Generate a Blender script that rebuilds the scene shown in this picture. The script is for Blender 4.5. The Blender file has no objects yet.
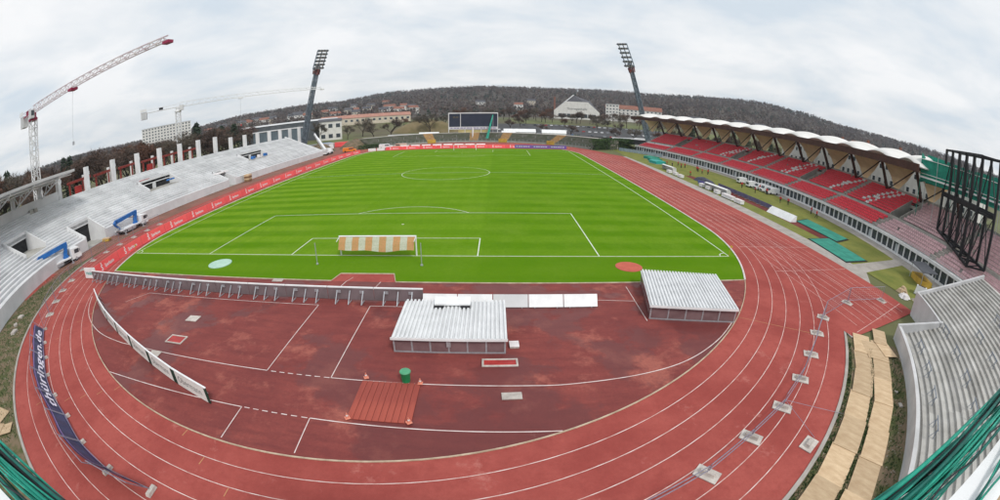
import bpy, bmesh, math, random
from mathutils import Vector, Matrix
import numpy as np
random.seed(11)
S = bpy.context.scene
COL = S.collection
PI = math.pi

# ------------------------------------------------------------------ camera, sky, sun, exposure
cam = bpy.data.cameras.new('camera')
cam.type = 'PANO'
cam.panorama_type = 'FISHEYE_EQUISOLID'
cam.fisheye_lens = 15.54
cam.fisheye_fov = math.radians(200)
cam.sensor_fit = 'HORIZONTAL'
cam.sensor_width = 36
cam.clip_start = 0.05
cam.clip_end = 9000
cam_o = bpy.data.objects.new('camera', cam)
COL.objects.link(cam_o)
CAM = Vector((10.987, -36.188, 12.62))


def cam_matrix(yaw, pitch, roll):
    cy, sy, cp, sp = math.cos(yaw), math.sin(yaw), math.cos(pitch), math.sin(pitch)
    f = Vector((sy * cp, cy * cp, sp)); r = Vector((cy, -sy, 0)); u = r.cross(f)
    c, s = math.cos(roll), math.sin(roll)
    r2 = c * r + s * u; u2 = -s * r + c * u
    m = Matrix.Identity(4)
    for i in range(3):
        m[i][0] = r2[i]; m[i][1] = u2[i]; m[i][2] = -f[i]; m[i][3] = CAM[i]
    return m


cam_o.matrix_world = cam_matrix(.0044, -.3209, .0051)
S.camera = cam_o

SUN_EL, SUN_AZ = math.radians(48), math.radians(150)      # azimuth clockwise from +Y
world = bpy.data.worlds.new('World'); S.world = world; world.use_nodes = True
wn, wl = world.node_tree.nodes, world.node_tree.links
wn.clear()
w_out = wn.new('ShaderNodeOutputWorld'); w_bg = wn.new('ShaderNodeBackground')
w_sky = wn.new('ShaderNodeTexSky'); w_sky.sky_type = 'NISHITA'; w_sky.sun_disc = False
w_sky.sun_elevation = SUN_EL; w_sky.sun_rotation = SUN_AZ
w_sky.air_density = 1.0; w_sky.dust_density = 2.0
w_tc = wn.new('ShaderNodeTexCoord')
w_sep = wn.new('ShaderNodeSeparateXYZ'); wl.new(w_tc.outputs['Generated'], w_sep.inputs[0])
# project the view direction on a cloud deck so that clouds flatten towards the horizon
w_add = wn.new('ShaderNodeMath'); w_add.operation = 'MAXIMUM'; w_add.inputs[1].default_value = 0.0
wl.new(w_sep.outputs['Z'], w_add.inputs[0])
w_add2 = wn.new('ShaderNodeMath'); w_add2.operation = 'ADD'; w_add2.inputs[1].default_value = 0.16
wl.new(w_add.outputs[0], w_add2.inputs[0])
w_dx = wn.new('ShaderNodeMath'); w_dx.operation = 'DIVIDE'
w_dy = wn.new('ShaderNodeMath'); w_dy.operation = 'DIVIDE'
wl.new(w_sep.outputs['X'], w_dx.inputs[0]); wl.new(w_add2.outputs[0], w_dx.inputs[1])
wl.new(w_sep.outputs['Y'], w_dy.inputs[0]); wl.new(w_add2.outputs[0], w_dy.inputs[1])
w_cmb = wn.new('ShaderNodeCombineXYZ'); wl.new(w_dx.outputs[0], w_cmb.inputs[0]); wl.new(w_dy.outputs[0], w_cmb.inputs[1])
w_n = wn.new('ShaderNodeTexNoise'); w_n.inputs['Scale'].default_value = .9; w_n.inputs['Detail'].default_value = 7
w_n.inputs['Roughness'].default_value = .58; w_n.inputs['Distortion'].default_value = .25
wl.new(w_cmb.outputs[0], w_n.inputs['Vector'])
w_r = wn.new('ShaderNodeValToRGB')
w_r.color_ramp.elements[0].position = .36; w_r.color_ramp.elements[0].color = (.53, .59, .645, 1)
w_r.color_ramp.elements[1].position = .60; w_r.color_ramp.elements[1].color = (.76, .76, .76, 1)
e = w_r.color_ramp.elements.new(.48); e.color = (.65, .675, .695, 1)
wl.new(w_n.outputs['Fac'], w_r.inputs[0])
w_mul = wn.new('ShaderNodeMix'); w_mul.data_type = 'RGBA'; w_mul.blend_type = 'MULTIPLY'
w_mul.inputs['Factor'].default_value = 1
wl.new(w_r.outputs[0], w_mul.inputs[6]); w_mul.inputs[7].default_value = (10, 10, 10, 1)
w_mix = wn.new('ShaderNodeMix'); w_mix.data_type = 'RGBA'; w_mix.inputs['Factor'].default_value = .93
wl.new(w_sky.outputs[0], w_mix.inputs[6]); wl.new(w_mul.outputs[2], w_mix.inputs[7])
wl.new(w_mix.outputs[2], w_bg.inputs[0]); w_bg.inputs[1].default_value = 0.1
wl.new(w_bg.outputs[0], w_out.inputs[0])

sun = bpy.data.lights.new('sun', 'SUN'); sun.energy = 1.5; sun.angle = math.radians(11); sun.color = (1, .965, .91)
sun_o = bpy.data.objects.new('sun', sun); COL.objects.link(sun_o)
sun_o.rotation_euler = (PI / 2 - SUN_EL, 0, PI - SUN_AZ)

S.view_settings.view_transform = 'Standard'; S.view_settings.look = 'None'
S.view_settings.gamma = 1; S.view_settings.exposure = 0.45
S.view_settings.use_curve_mapping = False
S.cycles.max_bounces = 6
S.cycles.use_denoising = True


# ------------------------------------------------------------------ materials
MATS = {}


def mat(name, c1, c2=None, scale=4.0, rough=.8, lo=.38, hi=.62, detail=6, bump=0, bscale=None, metal=0, spec=.3,
        stretch=(1, 1, 1), alpha=None, emit=0):
    if name in MATS:
        return MATS[name]
    m = bpy.data.materials.new(name); m.use_nodes = True
    n, l = m.node_tree.nodes, m.node_tree.links
    b = n['Principled BSDF']
    b.inputs['Roughness'].default_value = rough
    b.inputs['Metallic'].default_value = metal
    b.inputs['Specular IOR Level'].default_value = spec
    if c2 is None:
        c2 = tuple(x * .82 for x in c1)
    tc = n.new('ShaderNodeTexCoord'); mp = n.new('ShaderNodeMapping')
    mp.inputs['Scale'].default_value = stretch
    l.new(tc.outputs['Object'], mp.inputs[0])
    nz = n.new('ShaderNodeTexNoise'); nz.inputs['Scale'].default_value = scale; nz.inputs['Detail'].default_value = detail
    nz.inputs['Roughness'].default_value = .6
    l.new(mp.outputs[0], nz.inputs['Vector'])
    rp = n.new('ShaderNodeValToRGB')
    rp.color_ramp.elements[0].position = lo; rp.color_ramp.elements[0].color = (*c2, 1)
    rp.color_ramp.elements[1].position = hi; rp.color_ramp.elements[1].color = (*c1, 1)
    l.new(nz.outputs['Fac'], rp.inputs[0]); l.new(rp.outputs[0], b.inputs['Base Color'])
    if bump:
        bp = n.new('ShaderNodeBump'); bp.inputs['Strength'].default_value = bump; bp.inputs['Distance'].default_value = .02
        n2 = n.new('ShaderNodeTexNoise'); n2.inputs['Scale'].default_value = bscale or scale * 6; n2.inputs['Detail'].default_value = 4
        l.new(mp.outputs[0], n2.inputs['Vector']); l.new(n2.outputs['Fac'], bp.inputs['Height']); l.new(bp.outputs[0], b.inputs['Normal'])
    if alpha is not None:
        b.inputs['Alpha'].default_value = alpha
    MATS[name] = m
    return m


def nodes_of(m):
    return m.node_tree.nodes, m.node_tree.links, m.node_tree.nodes['Principled BSDF']


def mixrgb(n, l, fac, a, b, mode='MIX'):
    x = n.new('ShaderNodeMix'); x.data_type = 'RGBA'; x.blend_type = mode
    for v, i in ((fac, 0), (a, 6), (b, 7)):
        if hasattr(v, 'is_output'):
            l.new(v, x.inputs[i])
        elif i == 0:
            x.inputs[0].default_value = v
        else:
            x.inputs[i].default_value = (*v, 1)
    return x.outputs[2]


def noise(n, l, vec, scale, detail=5, rough=.6, lo=.4, hi=.6):
    z = n.new('ShaderNodeTexNoise'); z.inputs['Scale'].default_value = scale; z.inputs['Detail'].default_value = detail
    z.inputs['Roughness'].default_value = rough
    if vec: l.new(vec, z.inputs['Vector'])
    r = n.new('ShaderNodeMapRange'); r.inputs[1].default_value = lo; r.inputs[2].default_value = hi
    l.new(z.outputs['Fac'], r.inputs[0])
    return r.outputs[0]


def stretched(n, l, tc, sc):
    mp = n.new('ShaderNodeMapping'); mp.inputs['Scale'].default_value = sc; l.new(tc, mp.inputs[0]); return mp.outputs[0]


def track_mat(name, base, dark, pale, wet=0.0):
    m = bpy.data.materials.new(name); m.use_nodes = True
    n, l, b = nodes_of(m)
    tc = n.new('ShaderNodeTexCoord').outputs['Object']
    c = mixrgb(n, l, noise(n, l, tc, .16, 7, .65, .42, .62), base, dark)
    c = mixrgb(n, l, noise(n, l, tc, .9, 6, .7, .50, .72), c, dark)
    c = mixrgb(n, l, noise(n, l, tc, .42, 9, .75, .59, .68), c, pale)
    f = noise(n, l, tc, 4.0, 10, .9, .36, .64)
    sp = n.new('ShaderNodeMath'); sp.operation = 'MULTIPLY'; sp.inputs[1].default_value = .42; l.new(f, sp.inputs[0])
    c = mixrgb(n, l, sp.outputs[0], c, tuple(x * .6 for x in dark))
    l.new(c, b.inputs['Base Color'])
    if wet:
        wr = n.new('ShaderNodeMapRange'); wr.inputs[1].default_value = 0; wr.inputs[2].default_value = 1
        wr.inputs[3].default_value = .75; wr.inputs[4].default_value = wet
        l.new(noise(n, l, tc, .13, 6, .6, .47, .56), wr.inputs[0]); l.new(wr.outputs[0], b.inputs['Roughness'])
    else:
        b.inputs['Roughness'].default_value = .85
    b.inputs['Specular IOR Level'].default_value = .12
    bp = n.new('ShaderNodeBump'); bp.inputs['Strength'].default_value = .25; bp.inputs['Distance'].default_value = .01
    l.new(f, bp.inputs['Height']); l.new(bp.outputs[0], b.inputs['Normal'])
    MATS[name] = m
    return m


M_TRACK = track_mat('tartan', (.40, .095, .079), (.30, .062, .053), (.48, .17, .145))
M_TRACK_R = M_TRACK


def dzone_mat():
    m = bpy.data.materials.new('worn_tartan'); m.use_nodes = True
    n, l, b = nodes_of(m)
    tc = n.new('ShaderNodeTexCoord').outputs['Object']
    c = mixrgb(n, l, noise(n, l, tc, .3, 10, .75, .35, .65), (.30, .072, .060), (.205, .046, .043))
    rot = n.new('ShaderNodeMapping'); rot.inputs['Rotation'].default_value = (0, 0, .7); rot.inputs['Scale'].default_value = (.35, 2.2, 1); l.new(tc, rot.inputs[0])
    sk = noise(n, l, rot.outputs[0], .9, 9, .75, .45, .8)
    c = mixrgb(n, l, sk, c, (.135, .034, .034))
    c = mixrgb(n, l, noise(n, l, tc, .2, 10, .72, .53, .62), c, (.40, .125, .095))
    damp = noise(n, l, tc, .11, 9, .6, .495, .53)                     # damp stains with a definite edge
    dm = n.new('ShaderNodeMath'); dm.operation = 'MULTIPLY'; dm.inputs[1].default_value = .62; l.new(damp, dm.inputs[0])
    c = mixrgb(n, l, dm.outputs[0], c, (.115, .026, .026))
    c = mixrgb(n, l, noise(n, l, stretched(n, l, tc, (1, .5, 1)), .3, 10, .8, .64, .78), c, (.42, .22, .19))
    f = noise(n, l, tc, 6, 10, .85, .3, .75)
    sp = n.new('ShaderNodeMath'); sp.operation = 'MULTIPLY'; sp.inputs[1].default_value = .62; l.new(f, sp.inputs[0])
    c = mixrgb(n, l, sp.outputs[0], c, (.095, .025, .025))
    l.new(c, b.inputs['Base Color'])
    wr = n.new('ShaderNodeMapRange'); wr.inputs[3].default_value = .9; wr.inputs[4].default_value = .46
    l.new(damp, wr.inputs[0]); l.new(wr.outputs[0], b.inputs['Roughness'])
    b.inputs['Specular IOR Level'].default_value = .25
    return m


M_DZONE = dzone_mat()


def pitch_mat():
    m = bpy.data.materials.new('mown_grass'); m.use_nodes = True
    n, l, b = nodes_of(m)
    tc = n.new('ShaderNodeTexCoord').outputs['Object']
    sep = n.new('ShaderNodeSeparateXYZ'); l.new(tc, sep.inputs[0])
    wob = noise(n, l, tc, .25, 3, .5, 0, 1)
    ad = n.new('ShaderNodeMath'); ad.operation = 'MULTIPLY_ADD'; ad.inputs[1].default_value = .5
    l.new(wob, ad.inputs[0]); l.new(sep.outputs['Y'], ad.inputs[2])

    def stripe(src, period, sharp):
        a = n.new('ShaderNodeMath'); a.operation = 'MULTIPLY'; a.inputs[1].default_value = 2 * PI / period; l.new(src, a.inputs[0])
        s = n.new('ShaderNodeMath'); s.operation = 'SINE'; l.new(a.outputs[0], s.inputs[0])
        r = n.new('ShaderNodeMapRange'); r.inputs[1].default_value = -sharp; r.inputs[2].default_value = sharp; l.new(s.outputs[0], r.inputs[0])
        return r.outputs[0]
    st = stripe(ad.outputs[0], 4.5, .55)
    # cross stripes are strong on the flanks and fade in the middle strip
    ab = n.new('ShaderNodeMath'); ab.operation = 'ABSOLUTE'; l.new(sep.outputs['X'], ab.inputs[0])
    am = n.new('ShaderNodeMapRange'); am.inputs[1].default_value = 7; am.inputs[2].default_value = 17; am.inputs[3].default_value = .35; am.inputs[4].default_value = 1; l.new(ab.outputs[0], am.inputs[0])
    s0 = n.new('ShaderNodeMath'); s0.operation = 'SUBTRACT'; s0.inputs[1].default_value = .5; l.new(st, s0.inputs[0])
    s1 = n.new('ShaderNodeMath'); s1.operation = 'MULTIPLY'; l.new(s0.outputs[0], s1.inputs[0]); l.new(am.outputs[0], s1.inputs[1])
    s2 = n.new('ShaderNodeMath'); s2.operation = 'ADD'; s2.inputs[1].default_value = .5; l.new(s1.outputs[0], s2.inputs[0])
    c = mixrgb(n, l, s2.outputs[0], (.090, .212, .008), (.192, .322, .024))
    gt = n.new('ShaderNodeMapRange'); gt.inputs[1].default_value = 9.0; gt.inputs[2].default_value = 9.6; gt.inputs[4].default_value = .5; l.new(sep.outputs['X'], gt.inputs[0])
    c = mixrgb(n, l, gt.outputs[0], c, (.088, .200, .008))
    fx = n.new('ShaderNodeMath'); fx.operation = 'MULTIPLY'; fx.inputs[1].default_value = .22; l.new(stripe(sep.outputs['X'], 2.4, .9), fx.inputs[0])
    c = mixrgb(n, l, fx.outputs[0], c, (.115, .240, .010))
    # longitudinal mowing tracks and one darker half
    sx = noise(n, l, stretched(n, l, tc, (1, .02, 1)), .9, 4, .6, .38, .62)
    sm = n.new('ShaderNodeMath'); sm.operation = 'MULTIPLY'; sm.inputs[1].default_value = .45; l.new(sx, sm.inputs[0])
    c = mixrgb(n, l, sm.outputs[0], c, (.110, .235, .008))
    pt = noise(n, l, tc, .18, 6, .65, .45, .75)
    pm = n.new('ShaderNodeMath'); pm.operation = 'MULTIPLY'; pm.inputs[1].default_value = .45; l.new(pt, pm.inputs[0])
    c = mixrgb(n, l, pm.outputs[0], c, (.225, .325, .045))
    f = noise(n, l, tc, 2.6, 10, .9, .38, .62)
    fm = n.new('ShaderNodeMath'); fm.operation = 'MULTIPLY'; fm.inputs[1].default_value = .5; l.new(f, fm.inputs[0])
    c = mixrgb(n, l, fm.outputs[0], c, (.06, .155, .004))
    # unmown strip behind the goal line
    lt = n.new('ShaderNodeMath'); lt.operation = 'LESS_THAN'; lt.inputs[1].default_value = -.4; l.new(sep.outputs['Y'], lt.inputs[0])
    lm = n.new('ShaderNodeMath'); lm.operation = 'MULTIPLY'; lm.inputs[1].default_value = .6; l.new(lt.outputs[0], lm.inputs[0])
    c = mixrgb(n, l, lm.outputs[0], c, (.085, .19, .007))
    l.new(c, b.inputs['Base Color']); b.inputs['Roughness'].default_value = 1; b.inputs['Specular IOR Level'].default_value = 0
    bp = n.new('ShaderNodeBump'); bp.inputs['Strength'].default_value = .4; bp.inputs['Distance'].default_value = .03
    l.new(f, bp.inputs['Height']); l.new(bp.outputs[0], b.inputs['Normal'])
    return m


M_PITCH = pitch_mat()
M_LINE = mat('white_line', (.74, .76, .70), (.50, .56, .42), 2.5, .8, .3, .6)
M_TLINE = mat('lane_line', (.70, .58, .55), (.48, .26, .23), 1.3, .8, .33, .6)
M_KERB = mat('kerb_white', (.72, .70, .68), (.52, .47, .44), 1.2, .7)
M_BEIGE = mat('kerb_beige', (.52, .43, .32), (.36, .28, .20), 1.5, .8)
M_CONC_W = mat('pale_concrete', (.72, .73, .74), (.58, .59, .60), .45, .8, .3, .7, 8, .1)
M_CONC_S = mat('step_concrete', (.74, .75, .76), (.56, .57, .58), .3, .8, .28, .66, 9, .1)
M_CONC_G = mat('weathered_concrete', (.46, .45, .42), (.30, .29, .26), .6, .85, .32, .68, 9, .2)
M_CONC_OLD = mat('mossy_concrete', (.15, .145, .125), (.075, .085, .05), .5, .9, .35, .65, 8, .2)
M_PAVE = mat('grey_paving', (.40, .37, .34), (.29, .265, .24), .7, .85, .35, .65, 8)
M_DIRT = mat('dirt', (.20, .145, .10), (.10, .085, .05), .7, .95, .38, .62, 9, .5, 3)
M_DIRTG = mat('weedy_dirt', (.17, .125, .08), (.075, .085, .03), .8, .95, .42, .58, 9, .6, 4)
M_LAWN = mat('side_lawn', (.20, .20, .045), (.125, .15, .028), .35, .95, .35, .65, 9, .4, 8)
M_EARTH = mat('rough_field', (.13, .15, .055), (.10, .085, .05), .02, .95, .4, .6, 9)
M_WHITE = mat('white_paint', (.78, .79, .80), (.68, .69, .70), 1.0, .5)
M_STEEL_W = mat('white_steel', (.74, .75, .76), (.60, .61, .62), 2.0, .45)
M_GALV = mat('galvanised', (.50, .52, .55), (.40, .42, .45), 6, .45, metal=.5)
M_DARK = mat('dark_and_shade', (.035, .035, .038), (.02, .02, .022), 2, .8)  # near-black for dark parts; also carries the shade of passages and hollows
M_GLASS = mat('dark_glass', (.055, .07, .08), (.03, .04, .05), .8, .15, spec=.6)
M_BLACK = mat('black_steel', (.016, .016, .02), (.01, .01, .013), 3, .5)
M_RED = mat('red_seat', (.74, .055, .08), (.62, .04, .06), 2, .5)
M_REDF = mat('faded_seat', (.62, .42, .44), (.50, .32, .34), 1.5, .6)
M_SEATW = mat('white_seat', (.76, .73, .73), (.64, .60, .60), 2, .5)
M_REDB = mat('red_board', (.86, .115, .12), (.78, .09, .095), .6, .5)
M_REDS = mat('red_steel', (.42, .04, .035), (.30, .03, .03), 1.5, .5)
M_BROWN = mat('brown_steel', (.072, .028, .020), (.045, .018, .013), 1.2, .6)
M_TAN = mat('tan_membrane', (.86, .74, .57), (.76, .64, .48), .4, .8, stretch=(1, 1, 3))
M_VAULT = mat('vault_membrane', (.82, .81, .79), (.74, .73, .70), .3, .6)


def translucent(m, fac):
    n, l = m.node_tree.nodes, m.node_tree.links; b = n['Principled BSDF']; out = n['Material Output']
    t = n.new('ShaderNodeBsdfTranslucent'); l.new(b.inputs['Base Color'].links[0].from_socket, t.inputs['Color'])
    x = n.new('ShaderNodeMixShader'); x.inputs[0].default_value = fac
    l.new(b.outputs[0], x.inputs[1]); l.new(t.outputs[0], x.inputs[2]); l.new(x.outputs[0], out.inputs[0])


translucent(M_VAULT, .12)
translucent(M_TAN, .5)
M_ROOFC = mat('corrugated_roof', (.76, .77, .78), (.66, .67, .68), 1.0, .4, metal=.2)
M_PLEXI = mat('tinted_panel', (.21, .135, .14), (.16, .095, .10), 1.2, .25, spec=.5)
M_PLY = mat('plywood', (.64, .49, .32), (.47, .33, .20), .9, .8, .35, .7, 8, .2, stretch=(1, 3, 1))
M_NETG = mat('green_net', (.012, .30, .21), (.006, .17, .125), 6, .55)
M_NETG2 = mat('green_net_dark', (.006, .14, .11), (.003, .08, .065), 8, .6)
M_NETG3 = mat('green_net_pale', (.05, .40, .30), (.02, .26, .19), 9, .5)
M_GREEN = mat('green_plastic', (.015, .20, .075), (.01, .15, .055), 2, .4)
M_GREENM = mat('green_mat', (.04, .27, .20), (.025, .20, .15), .7, .8)
M_NAVY = mat('navy_banner', (.035, .035, .10), (.02, .02, .065), .7, .5)
M_PURPLE = mat('purple_board', (.16, .09, .38), (.08, .13, .36), .25, .5)
M_BLUE = mat('blue_paint', (.018, .15, .46), (.012, .11, .36), 1.5, .35, spec=.5)
M_ORANGE = mat('orange_paint', (.72, .22, .03), (.62, .17, .02), 1, .4)
M_CONE = mat('cone_orange', (.70, .27, .19), (.60, .20, .13), 3, .5)
M_YELLOW = mat('yellow_paint', (.55, .36, .06), (.42, .26, .04), 1, .6)
M_TYRE = mat('tyre', (.03, .03, .03), (.02, .02, .02), 4, .9)
M_TEAL = mat('teal_print', (.02, .34, .30), (.02, .30, .27), 3, .5)
M_DGREEN = mat('dark_green_print', (.012, .055, .035), (.01, .04, .03), 3, .5)
M_GREYT = mat('grey_print', (.20, .21, .21), (.14, .15, .15), 3, .5)
M_MINT = mat('mint_disc', (.42, .60, .50), (.34, .52, .43), 1.5, .7)
M_BARK = mat('bark', (.085, .062, .048), (.05, .038, .03), 2, .9)
M_TWIG = mat('bare_twigs', (.12, .080, .062), (.070, .050, .042), .35, .95)
M_TWIG2 = mat('bare_twigs_grey', (.125, .10, .075), (.075, .065, .05), .35, .95)
M_TWIGR = mat('bare_twigs_russet', (.15, .072, .045), (.085, .045, .032), .35, .95)
M_FIR = mat('fir_needles', (.035, .058, .030), (.018, .032, .02), .5, .9)
M_HEDGE = mat('hedge_leaves', (.06, .105, .035), (.03, .06, .02), .8, .9)
M_RENDERW = mat('white_render', (.70, .69, .66), (.60, .59, .56), .5, .8)
M_RENDERC = mat('cream_render', (.58, .52, .42), (.50, .44, .35), .5, .8)
M_RENDERG = mat('grey_render', (.34, .36, .38), (.26, .28, .30), .4, .7)
M_TILE = mat('red_tile', (.26, .115, .08), (.19, .085, .06), .8, .8)
M_ROOFD = mat('slate_roof', (.09, .09, .10), (.06, .06, .07), .8, .7)
M_ROOFP = mat('pale_roof', (.62, .63, .64), (.50, .51, .52), .2, .6)
M_SKIN = mat('skin', (.45, .28, .21), (.42, .25, .19), 5, .6)
M_SHIRT = mat('red_shirt', (.50, .035, .035), (.42, .025, .03), 6, .8)
M_SHIRTB = mat('dark_shirt', (.03, .035, .06), (.02, .025, .045), 6, .8)
M_SHIRTG = mat('green_shirt', (.03, .13, .06), (.02, .10, .05), 6, .8)
M_TROUS = mat('black_trousers', (.025, .025, .03), (.018, .018, .022), 6, .9)
M_HAIR = mat('brown_hair', (.06, .04, .03), (.04, .028, .02), 6, .8)
M_SCREEN = mat('screen_off', (.028, .034, .06), (.022, .028, .05), .4, .4)
M_FOOT0 = mat('foot_concrete', (.52, .48, .44), (.40, .36, .33), 3, .9)
M_SAND = mat('rubble', (.38, .34, .29), (.24, .21, .18), 2, .95, bump=.5)


def vary(m, lo, hi):
    """Each object made of this material is a little lighter or darker than the next."""
    n, l, b = nodes_of(m)
    oi = n.new('ShaderNodeObjectInfo'); r = n.new('ShaderNodeMapRange'); r.inputs[3].default_value = lo; r.inputs[4].default_value = hi
    l.new(oi.outputs['Random'], r.inputs[0])
    cb = n.new('ShaderNodeCombineColor')
    for i in range(3): l.new(r.outputs[0], cb.inputs[i])
    src = b.inputs['Base Color'].links[0].from_socket
    o = mixrgb(n, l, 1.0, src, cb.outputs[0], 'MULTIPLY'); l.new(o, b.inputs['Base Color'])


vary(M_CONC_S, .86, 1.03); vary(M_CONC_G, .82, 1.1); vary(M_PLY, .72, 1.12); vary(M_TWIG, .75, 1.3); vary(M_TWIG2, .75, 1.3); vary(M_TWIGR, .75, 1.3); vary(M_REDB, .9, 1.05); vary(M_FOOT0, .8, 1.1)

# ------------------------------------------------------------------ mesh helpers
class MB:
    def __init__(s):
        s.v, s.f, s.k, s.mi = [], [], [], 0

    def add(s, vs, fs):
        o = len(s.v); s.v += [tuple(p) for p in vs]
        s.f += [tuple(i + o for i in q) for q in fs]; s.k += [s.mi] * len(fs)
        return s

    def box(s, x0, y0, z0, x1, y1, z1):
        return s.add([(x0, y0, z0), (x1, y0, z0), (x1, y1, z0), (x0, y1, z0), (x0, y0, z1), (x1, y0, z1), (x1, y1, z1), (x0, y1, z1)],
                     [(0, 3, 2, 1), (4, 5, 6, 7), (0, 1, 5, 4), (1, 2, 6, 5), (2, 3, 7, 6), (3, 0, 4, 7)])

    def hexa(s, b, t):
        return s.add(list(b) + list(t), [(0, 3, 2, 1), (4, 5, 6, 7), (0, 1, 5, 4), (1, 2, 6, 5), (2, 3, 7, 6), (3, 0, 4, 7)])

    def bar(s, p, q, w, h=None):
        h = h or w
        p, q = Vector(p), Vector(q); d = (q - p).normalized()
        up = Vector((0, 0, 1)) if abs(d.z) < .98 else Vector((0, 1, 0))
        a = d.cross(up).normalized() * w / 2; b = a.cross(d).normalized() * h / 2
        return s.hexa([p - a - b, p + a - b, p + a + b, p - a + b], [q - a - b, q + a - b, q + a + b, q - a + b])

    def tube(s, p, q, r, n=6, r2=None, caps=True):
        r2 = r if r2 is None else r2
        p, q = Vector(p), Vector(q); d = (q - p).normalized()
        up = Vector((0, 0, 1)) if abs(d.z) < .95 else Vector((1, 0, 0))
        a = d.cross(up).normalized(); b = d.cross(a)
        A = [p + (a * math.cos(2 * PI * i / n) + b * math.sin(2 * PI * i / n)) * r for i in range(n)]
        B = [q + (a * math.cos(2 * PI * i / n) + b * math.sin(2 * PI * i / n)) * r2 for i in range(n)]
        fs = [(i, (i + 1) % n, n + (i + 1) % n, n + i) for i in range(n)]
        if caps: fs += [tuple(range(n - 1, -1, -1)), tuple(range(n, 2 * n))]
        return s.add(A + B, fs)

    def pipe(s, pts, r, n=6):
        for a, b in zip(pts[:-1], pts[1:]): s.tube(a, b, r, n)
        return s

    def lathe(s, prof, n=12, c=(0, 0, 0)):
        vs, fs = [], []
        for r, z in prof:
            for i in range(n):
                a = 2 * PI * i / n; vs.append((c[0] + r * math.cos(a), c[1] + r * math.sin(a), c[2] + z))
        for j in range(len(prof) - 1):
            for i in range(n):
                fs.append((j * n + i, j * n + (i + 1) % n, (j + 1) * n + (i + 1) % n, (j + 1) * n + i))
        fs.append(tuple(range(n - 1, -1, -1))); fs.append(tuple((len(prof) - 1) * n + i for i in range(n)))
        return s.add(vs, fs)

    def prism(s, poly, z0, z1):
        n = len(poly)
        vs = [(x, y, z0) for x, y in poly] + [(x, y, z1) for x, y in poly]
        return s.add(vs, [tuple(range(n - 1, -1, -1)), tuple(range(n, 2 * n))] + [(i, (i + 1) % n, n + (i + 1) % n, n + i) for i in range(n)])

    def prism_y(s, prof, y0, y1):           # profile in x,z extruded along y
        n = len(prof)
        vs = [(x, y0, z) for x, z in prof] + [(x, y1, z) for x, z in prof]
        return s.add(vs, [tuple(range(n)), tuple(range(2 * n - 1, n - 1, -1))] + [((i + 1) % n, i, n + i, n + (i + 1) % n) for i in range(n)])

    def ribbon(s, pts, w, z, th=0):
        P = [Vector((p[0], p[1])) for p in pts]; L, R = [], []
        for i, p in enumerate(P):
            a = P[max(0, i - 1)]; b = P[min(len(P) - 1, i + 1)]; d = (b - a).normalized(); nrm = Vector((-d.y, d.x)) * w / 2
            L.append(p + nrm); R.append(p - nrm)
        n = len(P)
        vs = [(q.x, q.y, z) for q in L] + [(q.x, q.y, z) for q in R]
        fs = [(n + i, n + i + 1, i + 1, i) for i in range(n - 1)]
        if th:
            vs += [(q.x, q.y, z - th) for q in L] + [(q.x, q.y, z - th) for q in R]
            fs += [(i, i + 1, 2 * n + i + 1, 2 * n + i) for i in range(n - 1)] + [(3 * n + i, 3 * n + i + 1, n + i + 1, n + i) for i in range(n - 1)]
        return s.add(vs, fs)

    def strip(s, path, o0, o1, z0, z1):     # solid strip along a path [(x,y,nx,ny)] between two offsets
        vs, fs = [], []
        for x, y, a, b in path:
            vs += [(x + a * o0, y + b * o0, z0), (x + a * o1, y + b * o1, z0), (x + a * o1, y + b * o1, z1), (x + a * o0, y + b * o0, z1)]
        for i in range(len(path) - 1):
            p = i * 4
            for j in range(4): fs.append((p + j, p + (j + 1) % 4, p + 4 + (j + 1) % 4, p + 4 + j))
        e = (len(path) - 1) * 4
        fs += [(3, 2, 1, 0), (e, e + 1, e + 2, e + 3)]
        return s.add(vs, fs)

    def mesh(s, name, mats, smooth=False):
        m = bpy.data.meshes.new(name)
        m.from_pydata(s.v, [], s.f); m.validate()
        for x in (mats if isinstance(mats, (list, tuple)) else [mats]): m.materials.append(x)
        if len(m.materials) > 1 and len(m.polygons) == len(s.k):
            m.polygons.foreach_set('material_index', s.k)
        bm = bmesh.new(); bm.from_mesh(m); bmesh.ops.recalc_face_normals(bm, faces=bm.faces); bm.to_mesh(m); bm.free()
        if smooth: m.polygons.foreach_set('use_smooth', [True] * len(m.polygons))
        m.update()
        return m


def put(name, me, parent=None, loc=None, rotz=None, **props):
    o = bpy.data.objects.new(name, me); COL.objects.link(o)
    if parent: o.parent = parent
    if loc is not None: o.location = loc
    if rotz is not None: o.rotation_euler = (0, 0, rotz)
    for k, v in props.items():
        if v is not None: o[k] = v
    return o


def ob(name, mb, mats, parent=None, loc=None, rotz=None, smooth=False, **props):
    return put(name, mb.mesh(name, mats, smooth), parent, loc, rotz, **props)


def thing(name, label, category, loc=(0, 0, 0), rotz=0, group=None):
    return put(name, None, None, loc, rotz, label=label, category=category, group=group)


def struct(name, mb, m, **kw):
    return ob(name, mb, m, kind='structure', **kw)


def copy_tree(o, parent=None):
    c = o.copy(); COL.objects.link(c); c.parent = parent
    for ch in list(o.children): copy_tree(ch, c)
    return c


ORD = ['first', 'second', 'third', 'fourth', 'fifth', 'sixth', 'seventh', 'eighth', 'ninth', 'tenth', 'eleventh', 'twelfth', 'thirteenth',
       'fourteenth', 'fifteenth', 'sixteenth', 'seventeenth', 'eighteenth', 'nineteenth', 'twentieth', 'twenty-first', 'twenty-second',
       'twenty-third', 'twenty-fourth', 'twenty-fifth', 'twenty-sixth', 'twenty-seventh', 'twenty-eighth', 'twenty-ninth', 'thirtieth']


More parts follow.
